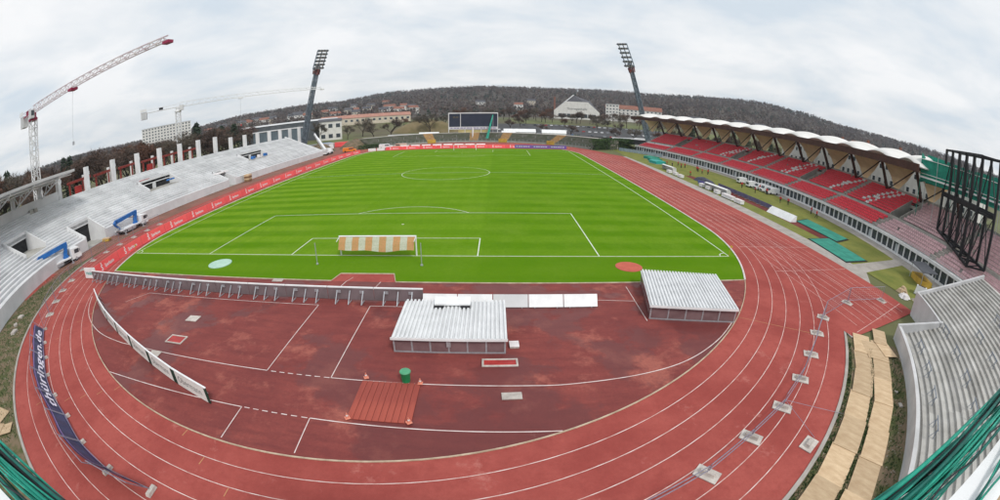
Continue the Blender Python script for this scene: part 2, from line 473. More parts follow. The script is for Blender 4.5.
def text_flat(txt, height, bold=False, shear=0):
    """Vertices and faces of a line of text in the x,y plane, starting at x = 0, cap height = height."""
    cu = bpy.data.curves.new('t', 'FONT'); cu.body = txt; cu.size = 1; cu.resolution_u = 2
    cu.shear = shear
    if bold: cu.offset = .018
    o = bpy.data.objects.new('t', cu); COL.objects.link(o)
    dg = bpy.context.evaluated_depsgraph_get(); me = o.evaluated_get(dg).to_mesh()
    vs = [tuple(v.co) for v in me.vertices]; fs = [tuple(p.vertices) for p in me.polygons]
    o.evaluated_get(dg).to_mesh_clear(); bpy.data.objects.remove(o); bpy.data.curves.remove(cu)
    sc = height / .72; x0 = min(v[0] for v in vs)
    vs = [((v[0] - x0) * sc, v[1] * sc) for v in vs]
    return vs, fs, max(v[0] for v in vs)


def arc(cx, cy, r, a0, a1, n):
    return [(cx + r * math.cos(a0 + (a1 - a0) * i / n), cy + r * math.sin(a0 + (a1 - a0) * i / n)) for i in range(n + 1)]


CX, CY0, CY1, R0 = .3, 11.2, 94.8, 36.4      # track centre line, near and far curve centres, inner radius

# ------------------------------------------------------------------ terrain
AZ = [-70, -60.4, -51.4, -42.1, -33, -22.2, -12.9, -2.5, 8, 18.5, 26.5, 34.6, 40.2, 47.3, 54.6, 60.6, 70.2]
RZ = [22, 27, 24, 31, 44, 54, 71, 82, 78, 77, 84, 87, 80, 66, 58, 56, 50]


def ridge(az):
    if az <= AZ[0] or az >= AZ[-1]:
        t = RZ[0] if az <= AZ[0] else RZ[-1]; return t
    for a, b, p, q in zip(AZ[:-1], AZ[1:], RZ[:-1], RZ[1:]):
        if a <= az <= b:
            t = (az - a) / (b - a); t = t * t * (3 - 2 * t); return p + (q - p) * t


def smooth01(t):
    t = min(1, max(0, t)); return t * t * (3 - 2 * t)


def ground_z(x, y):
    dx, dy = x - CAM.x, y - CAM.y
    r = math.hypot(dx, dy); az = math.degrees(math.atan2(dx, dy))
    base = 8.0 * smooth01((r - 215) / 160) * smooth01((110 - abs(az)) / 40)
    rz = ridge(max(-110, min(110, az))) * smooth01((150 - abs(az)) / 60) + 0
    hill = max(0, rz - 8) * smooth01((r - 400) / 900)
    far = smooth01((r - 1350) / 1200)
    w = 4 * math.sin(x * .011 + 1) * math.sin(y * .009) * smooth01((r - 450) / 300)
    return (base + hill) * (1 - .6 * far) + w - .06


mb = MB()
rad = [0, 30, 60, 90, 120, 150, 180, 215, 240, 270, 300, 340, 380, 420, 470, 530, 600, 680, 770, 870, 980, 1080, 1180, 1260, 1320, 1400, 1600, 2000, 2800, 4000, 6000]
NA = 180
vs = [(CAM.x, CAM.y, -.06)]
for r in rad[1:]:
    for i in range(NA):
        a = 2 * PI * i / NA; x, y = CAM.x + r * math.sin(a), CAM.y + r * math.cos(a); vs.append((x, y, ground_z(x, y)))
fs = [(0, 1 + i, 1 + (i + 1) % NA) for i in range(NA)]
for j in range(len(rad) - 2):
    for i in range(NA):
        a, b = 1 + j * NA + i, 1 + j * NA + (i + 1) % NA; fs.append((a, a + NA, b + NA, b))
mb.add(vs, fs)
n, l, b = nodes_of(M_EARTH)
tc_ = n.new('ShaderNodeTexCoord').outputs['Object']
ln = n.new('ShaderNodeVectorMath'); ln.operation = 'DISTANCE'; l.new(tc_, ln.inputs[0]); ln.inputs[1].default_value = (11, -36, 0)
mr = n.new('ShaderNodeMapRange'); mr.inputs[1].default_value = 330; mr.inputs[2].default_value = 420; l.new(ln.outputs['Value'], mr.inputs[0])
src = b.inputs['Base Color'].links[0].from_socket
l.new(mixrgb(n, l, mr.outputs[0], src, (.062, .050, .040)), b.inputs['Base Color'])      # leaf litter under the hill forest
struct('terrain', mb, M_EARTH, smooth=True)

# ------------------------------------------------------------------ track, infield, pitch
outer = arc(CX, CY0, 45.2, PI, PI + math.radians(142), 60)          # left, round the near curve
outer += [(36.0, -17.6), (48.5, -15.6), (48.5, 40), (49.5, 70), (50, 96)]
outer += arc(CX, CY1, 47.3, math.radians(8), math.radians(172), 60) + [(-45, 92)]
struct('running_track', MB().add([(x, y, 0) for x, y in outer], [tuple(range(len(outer)))]), M_TRACK)
# dirt and paving around the track
ring_in = arc(CX, CY0, 45.25, PI + .42, PI + math.radians(141.5), 60)
ring_out = arc(CX, CY0, 60, PI + math.radians(141.5), PI + .3, 60)
struct('dirt_strip', MB().add([(x, y, -.03) for x, y in ring_in + ring_out], [tuple(range(len(ring_in + ring_out)))]), M_DIRTG)
struct('site_track', MB().add([(-52, -13, -.012), (-43, -12.2, -.012), (-45.05, 11, -.012), (-45.05, 92, -.012), (-46, 101, -.012), (-40, 116, -.012), (-48, 150, -.012), (-80, 150, -.012), (-80, 110, -.012), (-52, 110, -.012)],
                              [tuple(range(10))]), mat('trodden_track', (.26, .11, .085), (.15, .085, .06), .25, .9, .35, .65, 9))
struct('work_apron', MB().add([(-44.8, -8.5, -.008), (-41.5, -16.5, -.008), (-46.5, -18.5, -.008), (-50.3, -9, -.008)], [(0, 1, 2, 3)]), M_TRACK)


def Xf(y): return 72 - .0022 * (y - 54) ** 2


ys = [-30 + 5 * i for i in range(33)]
lawn = [(51.2, -17.5)] + [(Xf(y) - 2.6, y) for y in ys if y > -17] + [(54, 128), (51.2, 96)]
struct('side_lawn', MB().add([(x, y, -.01) for x, y in lawn], [tuple(range(len(lawn)))]), M_LAWN)
pav = [(Xf(y) - 2.6, y) for y in ys] + [(Xf(y) + .3, y) for y in reversed(ys)]
struct('stand_pavement', MB().add([(x, y, -.006) for x, y in pav], [tuple(range(len(pav)))]), M_PAVE)
mb = MB().add([(48.5, -8.6, -.002), (51.2, -5.5, -.002), (51.2, 96, -.002), (50.1, 96, -.002), (49.5, 70, -.002), (48.5, 40, -.002)], [tuple(range(6))])
mb.add([(51.2, -5.5, -.002), (Xf(-3.5) - 2.5, -3.8, -.002), (Xf(-1) - 2.5, -1.6, -.002), (51.2, -2.9, -.002)], [(0, 1, 2, 3)])
struct('paved_path', mb, M_PAVE)
struct('runway_strip', MB().add([(54.4, 7, -.004), (56.6, 7, -.004), (57.0, 58, -.004), (54.8, 58, -.004)], [(0, 1, 2, 3)]), track_mat('dull_tartan', (.20, .055, .048), (.14, .035, .032), (.27, .10, .085)))

# near D zone and the pitch
YF, YB = -6.2, 111.2
a0 = math.asin((YF - CY0) / R0)
dz = arc(CX, CY0, R0, PI - a0, 2 * PI + a0, 60)
struct('worn_infield', MB().add([(x, y, .004) for x, y in dz], [tuple(range(len(dz)))]), M_DZONE)
near_r = arc(CX, CY0, R0, a0, 0, 14)
far_a = math.asin((YB - CY1) / R0)
far_r = arc(CX, CY1, R0, 0, far_a, 10)
pit = near_r + far_r + [(2 * CX - x, y) for x, y in reversed(near_r + far_r)] + [(-2.35, YF), (-2.05, -4.6), (2.6, -4.5), (3.1, YF)]
struct('grass_pitch', MB().add([(x, y, .008) for x, y in pit], [tuple(range(len(pit)))]), M_PITCH)
mb = MB()
mb.ribbon(near_r + far_r, .16, .07, .09)
mb.ribbon([(2 * CX - x, y) for x, y in near_r + far_r], .16, .07, .09)
struct('inner_kerb', mb, M_KERB)
mb = MB()
mb.ribbon([(2 * CX - near_r[0][0], YF), (-2.35, YF), (-2.05, -4.6), (2.6, -4.5), (3.1, YF), (near_r[0][0], YF)], .14, .05, .06)
mb.ribbon(arc(CX, CY0, R0, PI - a0, 2 * PI + a0, 70), .07, .045, .05)
struct('infield_edging', mb, M_BEIGE)
mb = MB()
mb.ribbon(arc(CX, CY0, 45.25, PI + .3, PI + math.radians(142), 60) + [(36.0, -17.6)], .22, .05, .1)
struct('outer_kerb', mb, M_PAVE)

# lane lines
mb = MB()
for k in range(1, 7):
    r = R0 + 1.22 * k
    mb.ribbon([(CX - r, 95)] + arc(CX, CY0, r, PI, 2 * PI, 110) + [(CX + r, 95)] + arc(CX, CY1, r, 0, PI, 60), .042, .006)
for k in range(1, 9):
    mb.ribbon([(CX + R0 + 1.22 * k + .25, -15.2 - .12 * (8 - k)), (CX + R0 + 1.22 * k + .25, 100)], .042, .0075)
for x0, y0, x1, y1 in ((43.4, -16.4, 43.6, 6), (37.2, -17, 48.2, -13.6), (37.2, 3.2, 48.2, 3.2), (37.2, -4.3, 48.2, -4.3)):
    mb.ribbon([(x0, y0), (x1, y1)], .05, .009)
struct('lane_lines', mb, M_TLINE)
mb = MB(); mb.mi = 0
for k, aa in enumerate((-1.556, -1.50, -1.445, -1.39, -1.335)):
    r1, r2 = R0 + 1.22 * k + .05, R0 + 1.22 * k + .55
    c, s_ = math.cos(aa - .12), math.sin(aa - .12)
    mb.ribbon([(CX + r1 * c, CY0 + r1 * s_), (CX + r2 * c, CY0 + r2 * s_)], .05, .011)
for k in range(6):
    for aa in (3.98 + .028 * k, 4.40 - .02 * k):
        r1, r2 = R0 + 1.22 * k + .08, R0 + 1.22 * k + .6
        mb.ribbon([(CX + r1 * math.cos(aa), CY0 + r1 * math.sin(aa)), (CX + r2 * math.cos(aa), CY0 + r2 * math.sin(aa))], .05, .011)
mb.ribbon([(CX + 36.5 * math.cos(-.72), CY0 + 36.5 * math.sin(-.72)), (CX + 43.5 * math.cos(-.70), CY0 + 43.5 * math.sin(-.70))], .05, .011)
struct('relay_marks', mb, mat('ochre_line', (.50, .26, .12), (.42, .18, .10), 1.5, .8))

# steeplechase lines on the infield
mb = MB()


def spline(P, n=8):
    P = [Vector(p) for p in P]; out = []
    for i in range(len(P) - 1):
        p0, p1, p2, p3 = P[max(0, i - 1)], P[i], P[i + 1], P[min(len(P) - 1, i + 2)]
        for j in range(n):
            t = j / n
            out.append(tuple(.5 * (2 * p1 + (p2 - p0) * t + (2 * p0 - 5 * p1 + 4 * p2 - p3) * t * t + (3 * p1 - p0 - 3 * p2 + p3) * t ** 3)))
    out.append(tuple(P[-1])); return out


W = .062
lt = [(-28.2, -12.9), (-25.9, -15.1), (-23.5, -16.8), (-20.7, -18.1), (-18.2, -18.8), (-15.4, -19.12)]
mb.ribbon(spline(lt) + [(-1.55, -19.15)], W, .016)
mb.ribbon([(2.4, -19.15)] + spline([(12.5, -19.15), (14.5, -19.1), (18.5, -18.55), (21.6, -17.55), (24.6, -15.6), (27.1, -13.2)]), W, .016)
mb.ribbon([(-13.4, -22.55), (-1.45, -22.52)], W, .016)
mb.ribbon([(2.47, -22.5), (13.75, -22.55)], W, .016)
for x0, y0, x1, y1 in ((-1.65, -10.66, -1.57, -19.15), (-1.45, -22.52, -1.38, -24.95), (2.25, -10.5, 2.42, -19.15), (2.47, -22.5, 2.6, -24.9),
                       (-20, -10.72, -1.65, -10.66), (2.25, -10.5, 5.6, -10.45), (20.72, -7.0, 20.62, -12.65), (17.9, -9.3, 20.7, -9.6),
                       (-20, -10.72, -21.6, -13.0), (-1.0, -6.25, -1.35, -9.2), (1.9, -6.2, 1.5, -9.2)):
    mb.ribbon([(x0, y0), (x1, y1)], W * .8, .016)
mb.ribbon([(-1.0 + .16 * i, -6.25 + 1.6 * (i / 3) ** 1.2 * .9) for i in range(3)], W * .8, .016)
for i in range(7):
    x = -1.45 + .55 * i + .16
    mb.ribbon([(x, -19.16), (x + .33, -19.16)], W, .016); mb.ribbon([(x, -22.51), (x + .33, -22.51)], W, .016)
struct('infield_lines', mb, mat('infield_line', (.70, .62, .60), (.52, .38, .36), 1.3, .8, .3, .6))

# football markings
mb = MB()
LW = .1


def line(*p): mb.ribbon(p, LW, .016)


line((-34, 0), (34, 0)); line((-34, 105), (34, 105)); line((-34, 0), (-34, 105)); line((34, 0), (34, 105)); line((-34, 52.5), (34, 52.5))
for s_, y0 in ((1, 0), (-1, 105)):
    line((-20.16, y0), (-20.16, y0 + s_ * 16.5), (-20.16, y0 + s_ * 16.5)); line((20.16, y0), (20.16, y0 + s_ * 16.5)); line((-20.16, y0 + s_ * 16.5), (20.16, y0 + s_ * 16.5))
    line((-9.16, y0), (-9.16, y0 + s_ * 5.5)); line((9.16, y0), (9.16, y0 + s_ * 5.5)); line((-9.16, y0 + s_ * 5.5), (9.16, y0 + s_ * 5.5))
    aa = math.acos(5.5 / 9.15)
    line(*arc(0, y0 + s_ * 11, 9.15, s_ * PI / 2 - aa, s_ * PI / 2 + aa, 20))
    mb.add([(x, y, .016) for x, y in arc(0, y0 + s_ * 11, .16, 0, 2 * PI * 11 / 12, 11)], [tuple(range(12))])
    for sx in (-1, 1):
        b0 = {(1, 1): PI / 2, (-1, 1): 0, (1, -1): PI, (-1, -1): -PI / 2}[(sx, s_)]
        line(*arc(sx * 34, y0, 1, b0, b0 + PI / 2, 6))
line(*arc(0, 52.5, 9.15, 0, 2 * PI, 60))
struct('pitch_markings', mb, M_LINE)

# ------------------------------------------------------------------ concrete grandstand on the left
LEFT = []
for i in range(41):
    a = math.radians(224 - 44 * i / 40)
    LEFT.append((CX + 50.6 * math.cos(a), CY0 + 50.6 * math.sin(a), math.cos(a), math.sin(a)))
y = CY0 + 1
while y < 106:
    LEFT.append((CX - 50.6, y, -1, 0)); y += 1.0


def sub(path, y0, y1):
    """The part of a path between two y values, with exact ends."""
    out = []
    for p, q in zip(path[:-1], path[1:]):
        for yy in ((y0, y1) if y0 < y1 else (y1, y0)):
            pass
        if p[1] >= y0 and p[1] <= y1: out.append(p)
        for yy in (y0, y1):
            if p[1] < yy < q[1]:
                t = (yy - p[1]) / (q[1] - p[1]); out.append(tuple(p[j] + (q[j] - p[j]) * t for j in range(4)))
    if y0 <= path[-1][1] <= y1: out.append(path[-1])
    out.sort(key=lambda w: w[1])
    return out


def spans(path, cuts):
    lo, hi = path[0][1], path[-1][1]; res = []; cur = lo
    for a, b in sorted(cuts):
        if a > cur: res.append((cur, a))
        cur = max(cur, b)
    if cur < hi: res.append((cur, hi))
    return [sub(path, a, b) for a, b in res if b - a > .2]


stand = thing('concrete_grandstand', 'unfinished pale concrete grandstand with stepped terraces along the left side', 'grandstand')
NROW, DEP, RIS, Z0 = 20, .74, .305, 1.35
CUTS = [(1.2, 6.6, 0, 6), (-9.8, -4.6, 5, 12), (25.0, 36.0, 8, 13), (65.5, 79.0, 8, 13), (46.5, 49.8, 0, 6)]
ob('front_wall', MB().strip(sub(LEFT, LEFT[0][1], 1.2), 0, .3, -.1, Z0 + .3), M_CONC_W, stand)
for a, b in ((6.6, 46.5), (49.8, 105.9)):
    ob('front_wall', MB().strip(sub(LEFT, a, b), 0, .3, -.1, Z0 + .3), M_CONC_W, stand)
for k in range(NROW):
    o0, o1, zt = .32 + k * DEP, .32 + (k + 1) * DEP - .085, Z0 + (k + 1) * RIS
    for sp in spans(LEFT, [(c[0], c[1]) for c in CUTS if c[2] <= k < c[3]]):
        # pre-cast units, each about eight metres with an open joint
        i = 0
        while i < len(sp) - 1:
            j = min(len(sp) - 1, i + 9)
            if len(sp) - 1 - j < 3: j = len(sp) - 1
            seg = list(sp[i:j + 1]); x, yy, a, b = seg[-1]; x0, y0_, _, _ = seg[-2]
            L = math.hypot(x - x0, yy - y0_); t = (L - .05) / L
            seg[-1] = (x0 + (x - x0) * t, y0_ + (yy - y0_) * t, a, b)
            ob('concrete_step', MB().strip(seg, o0, o1, zt - .42, zt), M_CONC_S, stand)
            i = j
# riser body so that no daylight shows under the steps
for c0, c1 in ((LEFT[0][1], -9.8), (-4.6, 1.2), (6.6, 25), (36, 46.5), (49.8, 65.5), (79, 105.8)):
    seg = sub(LEFT, c0, c1); oo = .5
    vs_, fs_ = [], []
    for x, yy, a, b in seg:
        vs_ += [(x + a * .5, yy + b * .5, 0), (x + a * 15.2, yy + b * 15.2, 0), (x + a * 15.2, yy + b * 15.2, 7.1), (x + a * .5, yy + b * .5, 1.2)]
    for i in range(len(seg) - 1):
        for j in range(4): fs_.append((i * 4 + j, i * 4 + (j + 1) % 4, i * 4 + 4 + (j + 1) % 4, i * 4 + 4 + j))
    e = (len(seg) - 1) * 4; fs_ += [(3, 2, 1, 0), (e, e + 1, e + 2, e + 3)]
    ob('substructure', MB().add(vs_, fs_), M_CONC_G, stand)
for y0, y1, r0, r1 in CUTS:
    seg = sub(LEFT, y0, y1); oa, obk = (.32 + r0 * DEP if r0 else .0), .32 + r1 * DEP
    zf = Z0 + r0 * RIS if r0 else 0.0
    zt = Z0 + (r1 + 1) * RIS
    v = put('entrance_portal', None, stand)
    ob('portal_floor', MB().strip(seg, oa, obk + 2.5, zf - .25, zf + .02), M_CONC_G, v)
    ob('passage_shade', MB().strip(seg, obk + .25, obk + 2.6, zf + .03, zt - .35), M_DARK, v)  # solid near-black block; the shade inside the passage is its colour
    ob('lintel', MB().strip(seg, obk, obk + .24, zt - .62, zt + .45), M_CONC_W, v)
    for q in (0, -1):
        x, yy, a, b = seg[q]; tx, ty = -b, a; sg = 1 if q == 0 else -1
        if ty * 1 < 0: tx, ty = -tx, -ty
        w = .24 * sg
        A = [(x + a * oa, yy + b * oa), (x + a * (obk + .2), yy + b * (obk + .2))]
        B = [(p[0] + tx * w, p[1] + ty * w) for p in A]
        zl, zh = Z0 + r0 * RIS + .55, zt + .45
        ob('cheek_wall', MB().hexa([(*A[0], zf - .3), (*A[1], zf - .3), (*B[1], zf - .3), (*B[0], zf - .3)],
                                   [(*A[0], zl), (*A[1], zh), (*B[1], zh), (*B[0], zl)]), M_CONC_W, v)
    if r1 == 13:                                   # a pier in the middle of the wide portals
        x, yy, a, b = seg[len(seg) // 2]
        ob('pier', MB().strip(sub(LEFT, yy - .5, yy + .5), obk - .05, obk + .2, zf, zt - .6), M_CONC_W, v)
# end wall
x, yy, a, b = LEFT[-1]
ob('end_wall', MB().add([(x, yy, -.1), (x - 15.3, yy, -.1), (x - 15.3, yy, 8), (x, yy, 1.9), (x, yy + .35, -.1), (x - 15.3, yy + .35, -.1), (x - 15.3, yy + .35, 8), (x, yy + .35, 1.9)],
                        [(0, 1, 2, 3), (7, 6, 5, 4), (0, 4, 5, 1), (1, 5, 6, 2), (2, 6, 7, 3), (3, 7, 4, 0)]), M_CONC_W, stand)
# row of free-standing roof columns with corbels
for k in range(15):
    yy = 6.5 + 8.0 * k; zt = 11.8 if k < 8 else 10.9
    mb = MB().box(-66.6, yy - .42, -.1, -65.55, yy + .42, zt)
    mb.box(-66.3, yy + .42, zt - 1.55, -65.8, yy + .75, zt - .95)
    ob('roof_column', mb, M_CONC_W, stand)
    if k < 7:
        ob('rear_column', MB().box(-72.4, yy - .3 + 3, -.1, -71.8, yy + .3 + 3, 10.3), M_CONC_W, stand)
ob('rear_deck', MB().box(-74, 2, 6.0, -66.7, 104, 6.5), mat('timber_deck', (.40, .26, .14), (.28, .17, .09), .5, .9), stand)
for k in range(12):
    yy = 14.5 + 8 * k
    if k > 5: continue
    mb = MB().bar((-69.5, yy - 3.6, 9.5), (-69.5, yy + 3.4, 9.7), .35, .5).bar((-69.5, yy - 3, 6.5), (-69.5, yy - 3, 9.4), .35)
    mb.bar((-69.5, yy + 1, 6.5), (-69.5, yy + 1, 9.5), .3)
    ob('red_beam', mb, mat('dull_red_steel', (.26, .045, .035), (.18, .03, .025), 1.5, .6), stand)
    if k % 3 == 0: ob('formwork', MB().box(-69.9, yy - 1.4, 6.5, -69.2, yy + .3, 8.6), M_REDS, stand)
# back wall and roof piece over the near curved end
NEAR = sub(LEFT, LEFT[0][1], 7.0)
ob('rear_wall', MB().strip(NEAR, 15.2, 15.5, 6.0, 9.0), M_CONC_W, stand)
roof = put('roof_piece', None, stand)
vs_, fs_ = [], []
RP = sub(LEFT, LEFT[0][1], 6.8)
for x, yy, a, b in RP:
    for o_, z_ in ((7.6, 12.15), (17.5, 11.2), (17.5, 10.85), (7.6, 11.75)): vs_.append((x + a * o_, yy + b * o_, z_))
for i in range(len(RP) - 1):
    for j in range(4): fs_.append((i * 4 + j, i * 4 + (j + 1) % 4, i * 4 + 4 + (j + 1) % 4, i * 4 + 4 + j))
e = (len(RP) - 1) * 4; fs_ += [(3, 2, 1, 0), (e, e + 1, e + 2, e + 3)]
ob('roof_sheet', MB().add(vs_, fs_), M_ROOFP, roof)
for q in range(2, len(RP), 6):
    x, yy, a, b = RP[q]
    P_ = lambda o_, z_: (x + a * o_, yy + b * o_, z_)
    mb = MB().bar(P_(7.8, 11.6), P_(17.3, 10.6), .22).bar(P_(8.2, 11.3), P_(15.9, 8.6), .2)
    pts = [(9.5, 10.9), (10.5, 11.2), (11.6, 10.1), (12.6, 10.9), (13.8, 9.3), (15, 10.7), (15.9, 8.7)]
    for p_, q_ in zip(pts[:-1], pts[1:]): mb.bar(P_(*p_), P_(*q_), .14)
    ob('roof_truss', mb, M_STEEL_W, roof)
    ob('roof_column', MB().bar(P_(15.9, -.1), P_(15.9, 10.7), .8), M_CONC_W, stand)
for o_, z_ in ((9, 11.35), (13, 10.85)):
    mb = MB()
    pts = [(x + a * o_, yy + b * o_, z_) for x, yy, a, b in RP]
    for p_, q_ in zip(pts[:-1], pts[1:]): mb.bar(p_, q_, .14)
    ob('purlin', mb, M_STEEL_W, roof)

# ------------------------------------------------------------------ covered grandstand on the right
cov = thing('covered_grandstand', 'red-seated grandstand under a scalloped membrane roof along the right side', 'grandstand')


def rpath(y0, y1, n):
    out = []
    for i in range(n + 1):
        yy = y0 + (y1 - y0) * i / n; d = -.0044 * (yy - 54); L = math.hypot(1, d); out.append((Xf(yy), yy, 1 / L, -d / L))
    return out


def rpt(yy, off, z):
    d = -.0044 * (yy - 54); L = math.hypot(1, d); return (Xf(yy) + off / L, yy - d * off / L, z)


FULL = rpath(-24, 121, 72)
ob('facade_glazing', MB().strip(FULL, .35, .6, -.05, 1.75), M_GLASS, cov)
ob('facade_sill', MB().strip(FULL, .15, .34, -.05, .28), M_CONC_W, cov)
ob('facade_band', MB().strip(FULL, -.05, .62, 1.752, 2.12), M_CONC_W, cov)
post = MB().box(.02, -.09, -.04, .2, .09, 1.75).mesh('post', M_WHITE)
door = MB().box(.16, .25, .3, .34, .95, 1.45).mesh('door', mat('door_panel', (.42, .46, .48), (.30, .33, .35), 1, .5))
L = 0
yy = -23.6
k = 0
while yy < 120.8:
    p = rpt(yy, .12, 0); d = math.atan(.0044 * (yy - 54))
    put('facade_post', post, cov, p, d)
    if k % 5 == 1: put('facade_door', door, cov, p, d)
    yy += 1.55 / math.hypot(1, .0044 * (yy - 54)); k += 1
mb = MB()
for z_ in (2.35, 2.62):
    pts = [rpt(p[1], .1, z_) for p in rpath(-24, 121, 50)]
    for a_, b_ in zip(pts[:-1], pts[1:]): mb.tube(a_, b_, .035, 5)
for i in range(97):
    a_ = rpt(-24 + 1.5 * i, .1, 2.1); mb.tube(a_, (a_[0], a_[1], 2.62), .03, 4)
ob('parapet_rail', mb, M_GALV, cov)
# deck: lower rows, walkway, upper rows
LOW = [(.6 + .9 * k, 2.05 + .31 * k) for k in range(5)]
UP = [(6.1 + .845 * k, 3.95 + .37 * k) for k in range(9)]
VOMY = [(7.0, 10.0), (38.5, 41.5), (70.5, 73.5), (101.5, 104.5)]
for k, (o_, z_) in enumerate(LOW):
    ob('lower_step', MB().strip(FULL, o_, o_ + .93, z_ - .5, z_), M_CONC_G, cov)
ob('walkway', MB().strip(FULL, 5.1, 6.1, 3.0, 3.45), M_PAVE, cov)
ob('tier_wall', MB().strip(FULL, 6.0, 6.12, 3.2, 4.0), M_CONC_G, cov)
for k, (o_, z_) in enumerate(UP):
    for sp in spans(rpath(-24, 121, 145), VOMY if k < 6 else []): ob('upper_step', MB().strip(sp, o_, o_ + .87, z_ - .5, z_), M_CONC_G, cov)
ob('rear_parapet', MB().strip(FULL, 13.75, 13.95, 5.0, 7.75), M_CONC_G, cov)
for a_, b_ in VOMY:
    seg = rpath(a_, b_, 3)
    v = put('entrance_portal', None, cov)
    ob('portal_floor', MB().strip(seg, 6.12, 12, 3.4, 3.52), M_CONC_OLD, v)
    ob('passage_shade', MB().strip(seg, 11.6, 11.8, 3.52, 6.6), M_DARK, v)  # near-black sheet across the back of the cut, painted as shade
    for q in (0, -1):
        x, y_, nx, ny = seg[q]
        A = (x + nx * 6.1, y_ + ny * 6.1); B = (x + nx * 11.8, y_ + ny * 11.8); w = .16 if q == 0 else -.16
        ob('cheek_wall', MB().hexa([(*A, 3.4), (*B, 3.4), (B[0], B[1] + w, 3.4), (A[0], A[1] + w, 3.4)], [(*A, 4.3), (*B, 7.0), (B[0], B[1] + w, 7.0), (A[0], A[1] + w, 4.3)]), M_CONC_G, v)
# seats
BND = [-23.5, -7, 8.5, 25, 40, 57, 72, 87.5, 103, 120.5]


def seat(mb, yy, off, z, mi, sc=1):
    d = -.0044 * (yy - 54); Ln = math.hypot(1, d); nx, ny = 1 / Ln, -d / Ln; tx, ty = -ny, nx
    x0, y0_ = Xf(yy) + nx * off, yy + ny * off
    def P_(u, v, w): return (x0 + nx * u + tx * v, y0_ + ny * u + ty * v, z + w)
    h = .23
    mb.mi = mi
    # seat pan and back in one folded shell
    mb.add([P_(.2, -h, .22), P_(.2, h, .22), P_(.5, h, .20), P_(.5, -h, .20), P_(.6, h, .52), P_(.6, -h, .52), P_(.64, h, .51), P_(.64, -h, .51), P_(.52, h, .12), P_(.52, -h, .12), P_(.22, h, .14), P_(.22, -h, .14)],
           [(0, 1, 2, 3), (3, 2, 4, 5), (5, 4, 6, 7), (7, 6, 8, 9), (9, 8, 10, 11), (11, 10, 1, 0), (0, 3, 9, 11), (3, 5, 7, 9), (1, 10, 8, 2), (2, 8, 6, 4)])


for bi, (y0, y1) in enumerate(zip(BND[:-1], BND[1:])):
    faded = y1 <= 9
    for tier, rows in (('lower', LOW), ('upper', UP)):
        mb = MB()
        n = int((y1 - y0 - 1.5) / .5)
        u0 = int(n * (.30 + .12 * ((bi * 7) % 3)))
        for r_, (o_, z_) in enumerate(rows):
            for s_ in range(n):
                yy = y0 + .9 + .5 * s_
                if tier == 'upper' and r_ < 6 and any(a_ - .3 < yy < b_ + .3 for a_, b_ in VOMY): continue
                mi = 0
                if faded:
                    mi = 2 if (s_ % 3) or (r_ + s_) % 2 else 2
                elif tier == 'upper' and 2 <= bi <= 6:
                    c = s_ - u0 + int(.9 * r_)
                    if bi % 2 == 0:
                        if (c in (0, 1) or c in (4, 5)) and (r_ + s_ // 2) % 5 or (r_ == 3 and 0 < c < 5): mi = 1
                    elif c in (0, 1) or (r_ in (4, 5) and c in (2, 3)): mi = 1
                elif tier == 'lower' and bi == 8 and r_ == 4: mi = 1
                if random.random() < .012: continue
                seat(mb, yy, o_, z_, mi)
        ob('seat_block', mb, [M_RED, M_SEATW, M_REDF], cov, kind='stuff')
# aisle stair strips
for yb in BND[1:-1]:
    seg = rpath(yb - .45, yb + .55, 2)
    mb = MB()
    for o_, z_ in LOW: mb.strip(seg, o_ - .02, o_ + .91, z_ - .3, z_ + .03); mb.strip(seg, o_ - .02, o_ + .42, z_ + .03, z_ + .17)
    if not any(a_ < yb < b_ for a_, b_ in VOMY):
        ob('aisle_stair', mb, M_PAVE, cov); mb = MB()
        for o_, z_ in UP: mb.strip(seg, o_ - .02, o_ + .85, z_ - .3, z_ + .03); mb.strip(seg, o_ - .02, o_ + .4, z_ + .03, z_ + .2)
    ob('aisle_stair', mb, M_PAVE, cov)
# roof: fascia beam, vaults, raking columns, membrane panels
RF = rpath(1.2, 128, 56)
ob('fascia_beam', MB().strip(RF, 2.8, 3.3, 11.95, 13.15), M_BROWN, cov)
ob('rear_beam', MB().strip(RF, 15.5, 15.9, 11.9, 12.9), M_BROWN, cov)
NB = 13
for i in range(NB):
    y0, y1 = max(1.2, -2 + 10 * i), -2 + 10 * (i + 1)
    vs_, fs_ = [], []
    nu, nv = 12, 9
    for u in range(nu + 1):
        for v in range(nv + 1):
            yy = y0 + .06 + (y1 - y0 - .12) * u / nu; off = 3.34 + 12.2 * v / nv
            z_ = 12.8 + 1.9 * math.sin(PI * u / nu) ** 1.4 * math.sin(PI * (.06 + .9 * v / nv)) ** .5
            vs_.append(rpt(yy, off, z_))
    for u in range(nu):
        for v in range(nv):
            a_ = u * (nv + 1) + v; fs_.append((a_, a_ + 1, a_ + nv + 2, a_ + nv + 1))
    nv_ = len(vs_)
    vs_ += [(p[0], p[1], p[2] - .12) for p in vs_]
    fs_ += [tuple(q + nv_ for q in reversed(f_)) for f_ in fs_]
    fs_ += [(u * (nv + 1), (u + 1) * (nv + 1), (u + 1) * (nv + 1) + nv_, u * (nv + 1) + nv_) for u in range(nu)]
    ob('roof_vault', MB().add(vs_, fs_), M_VAULT, cov, smooth=True)
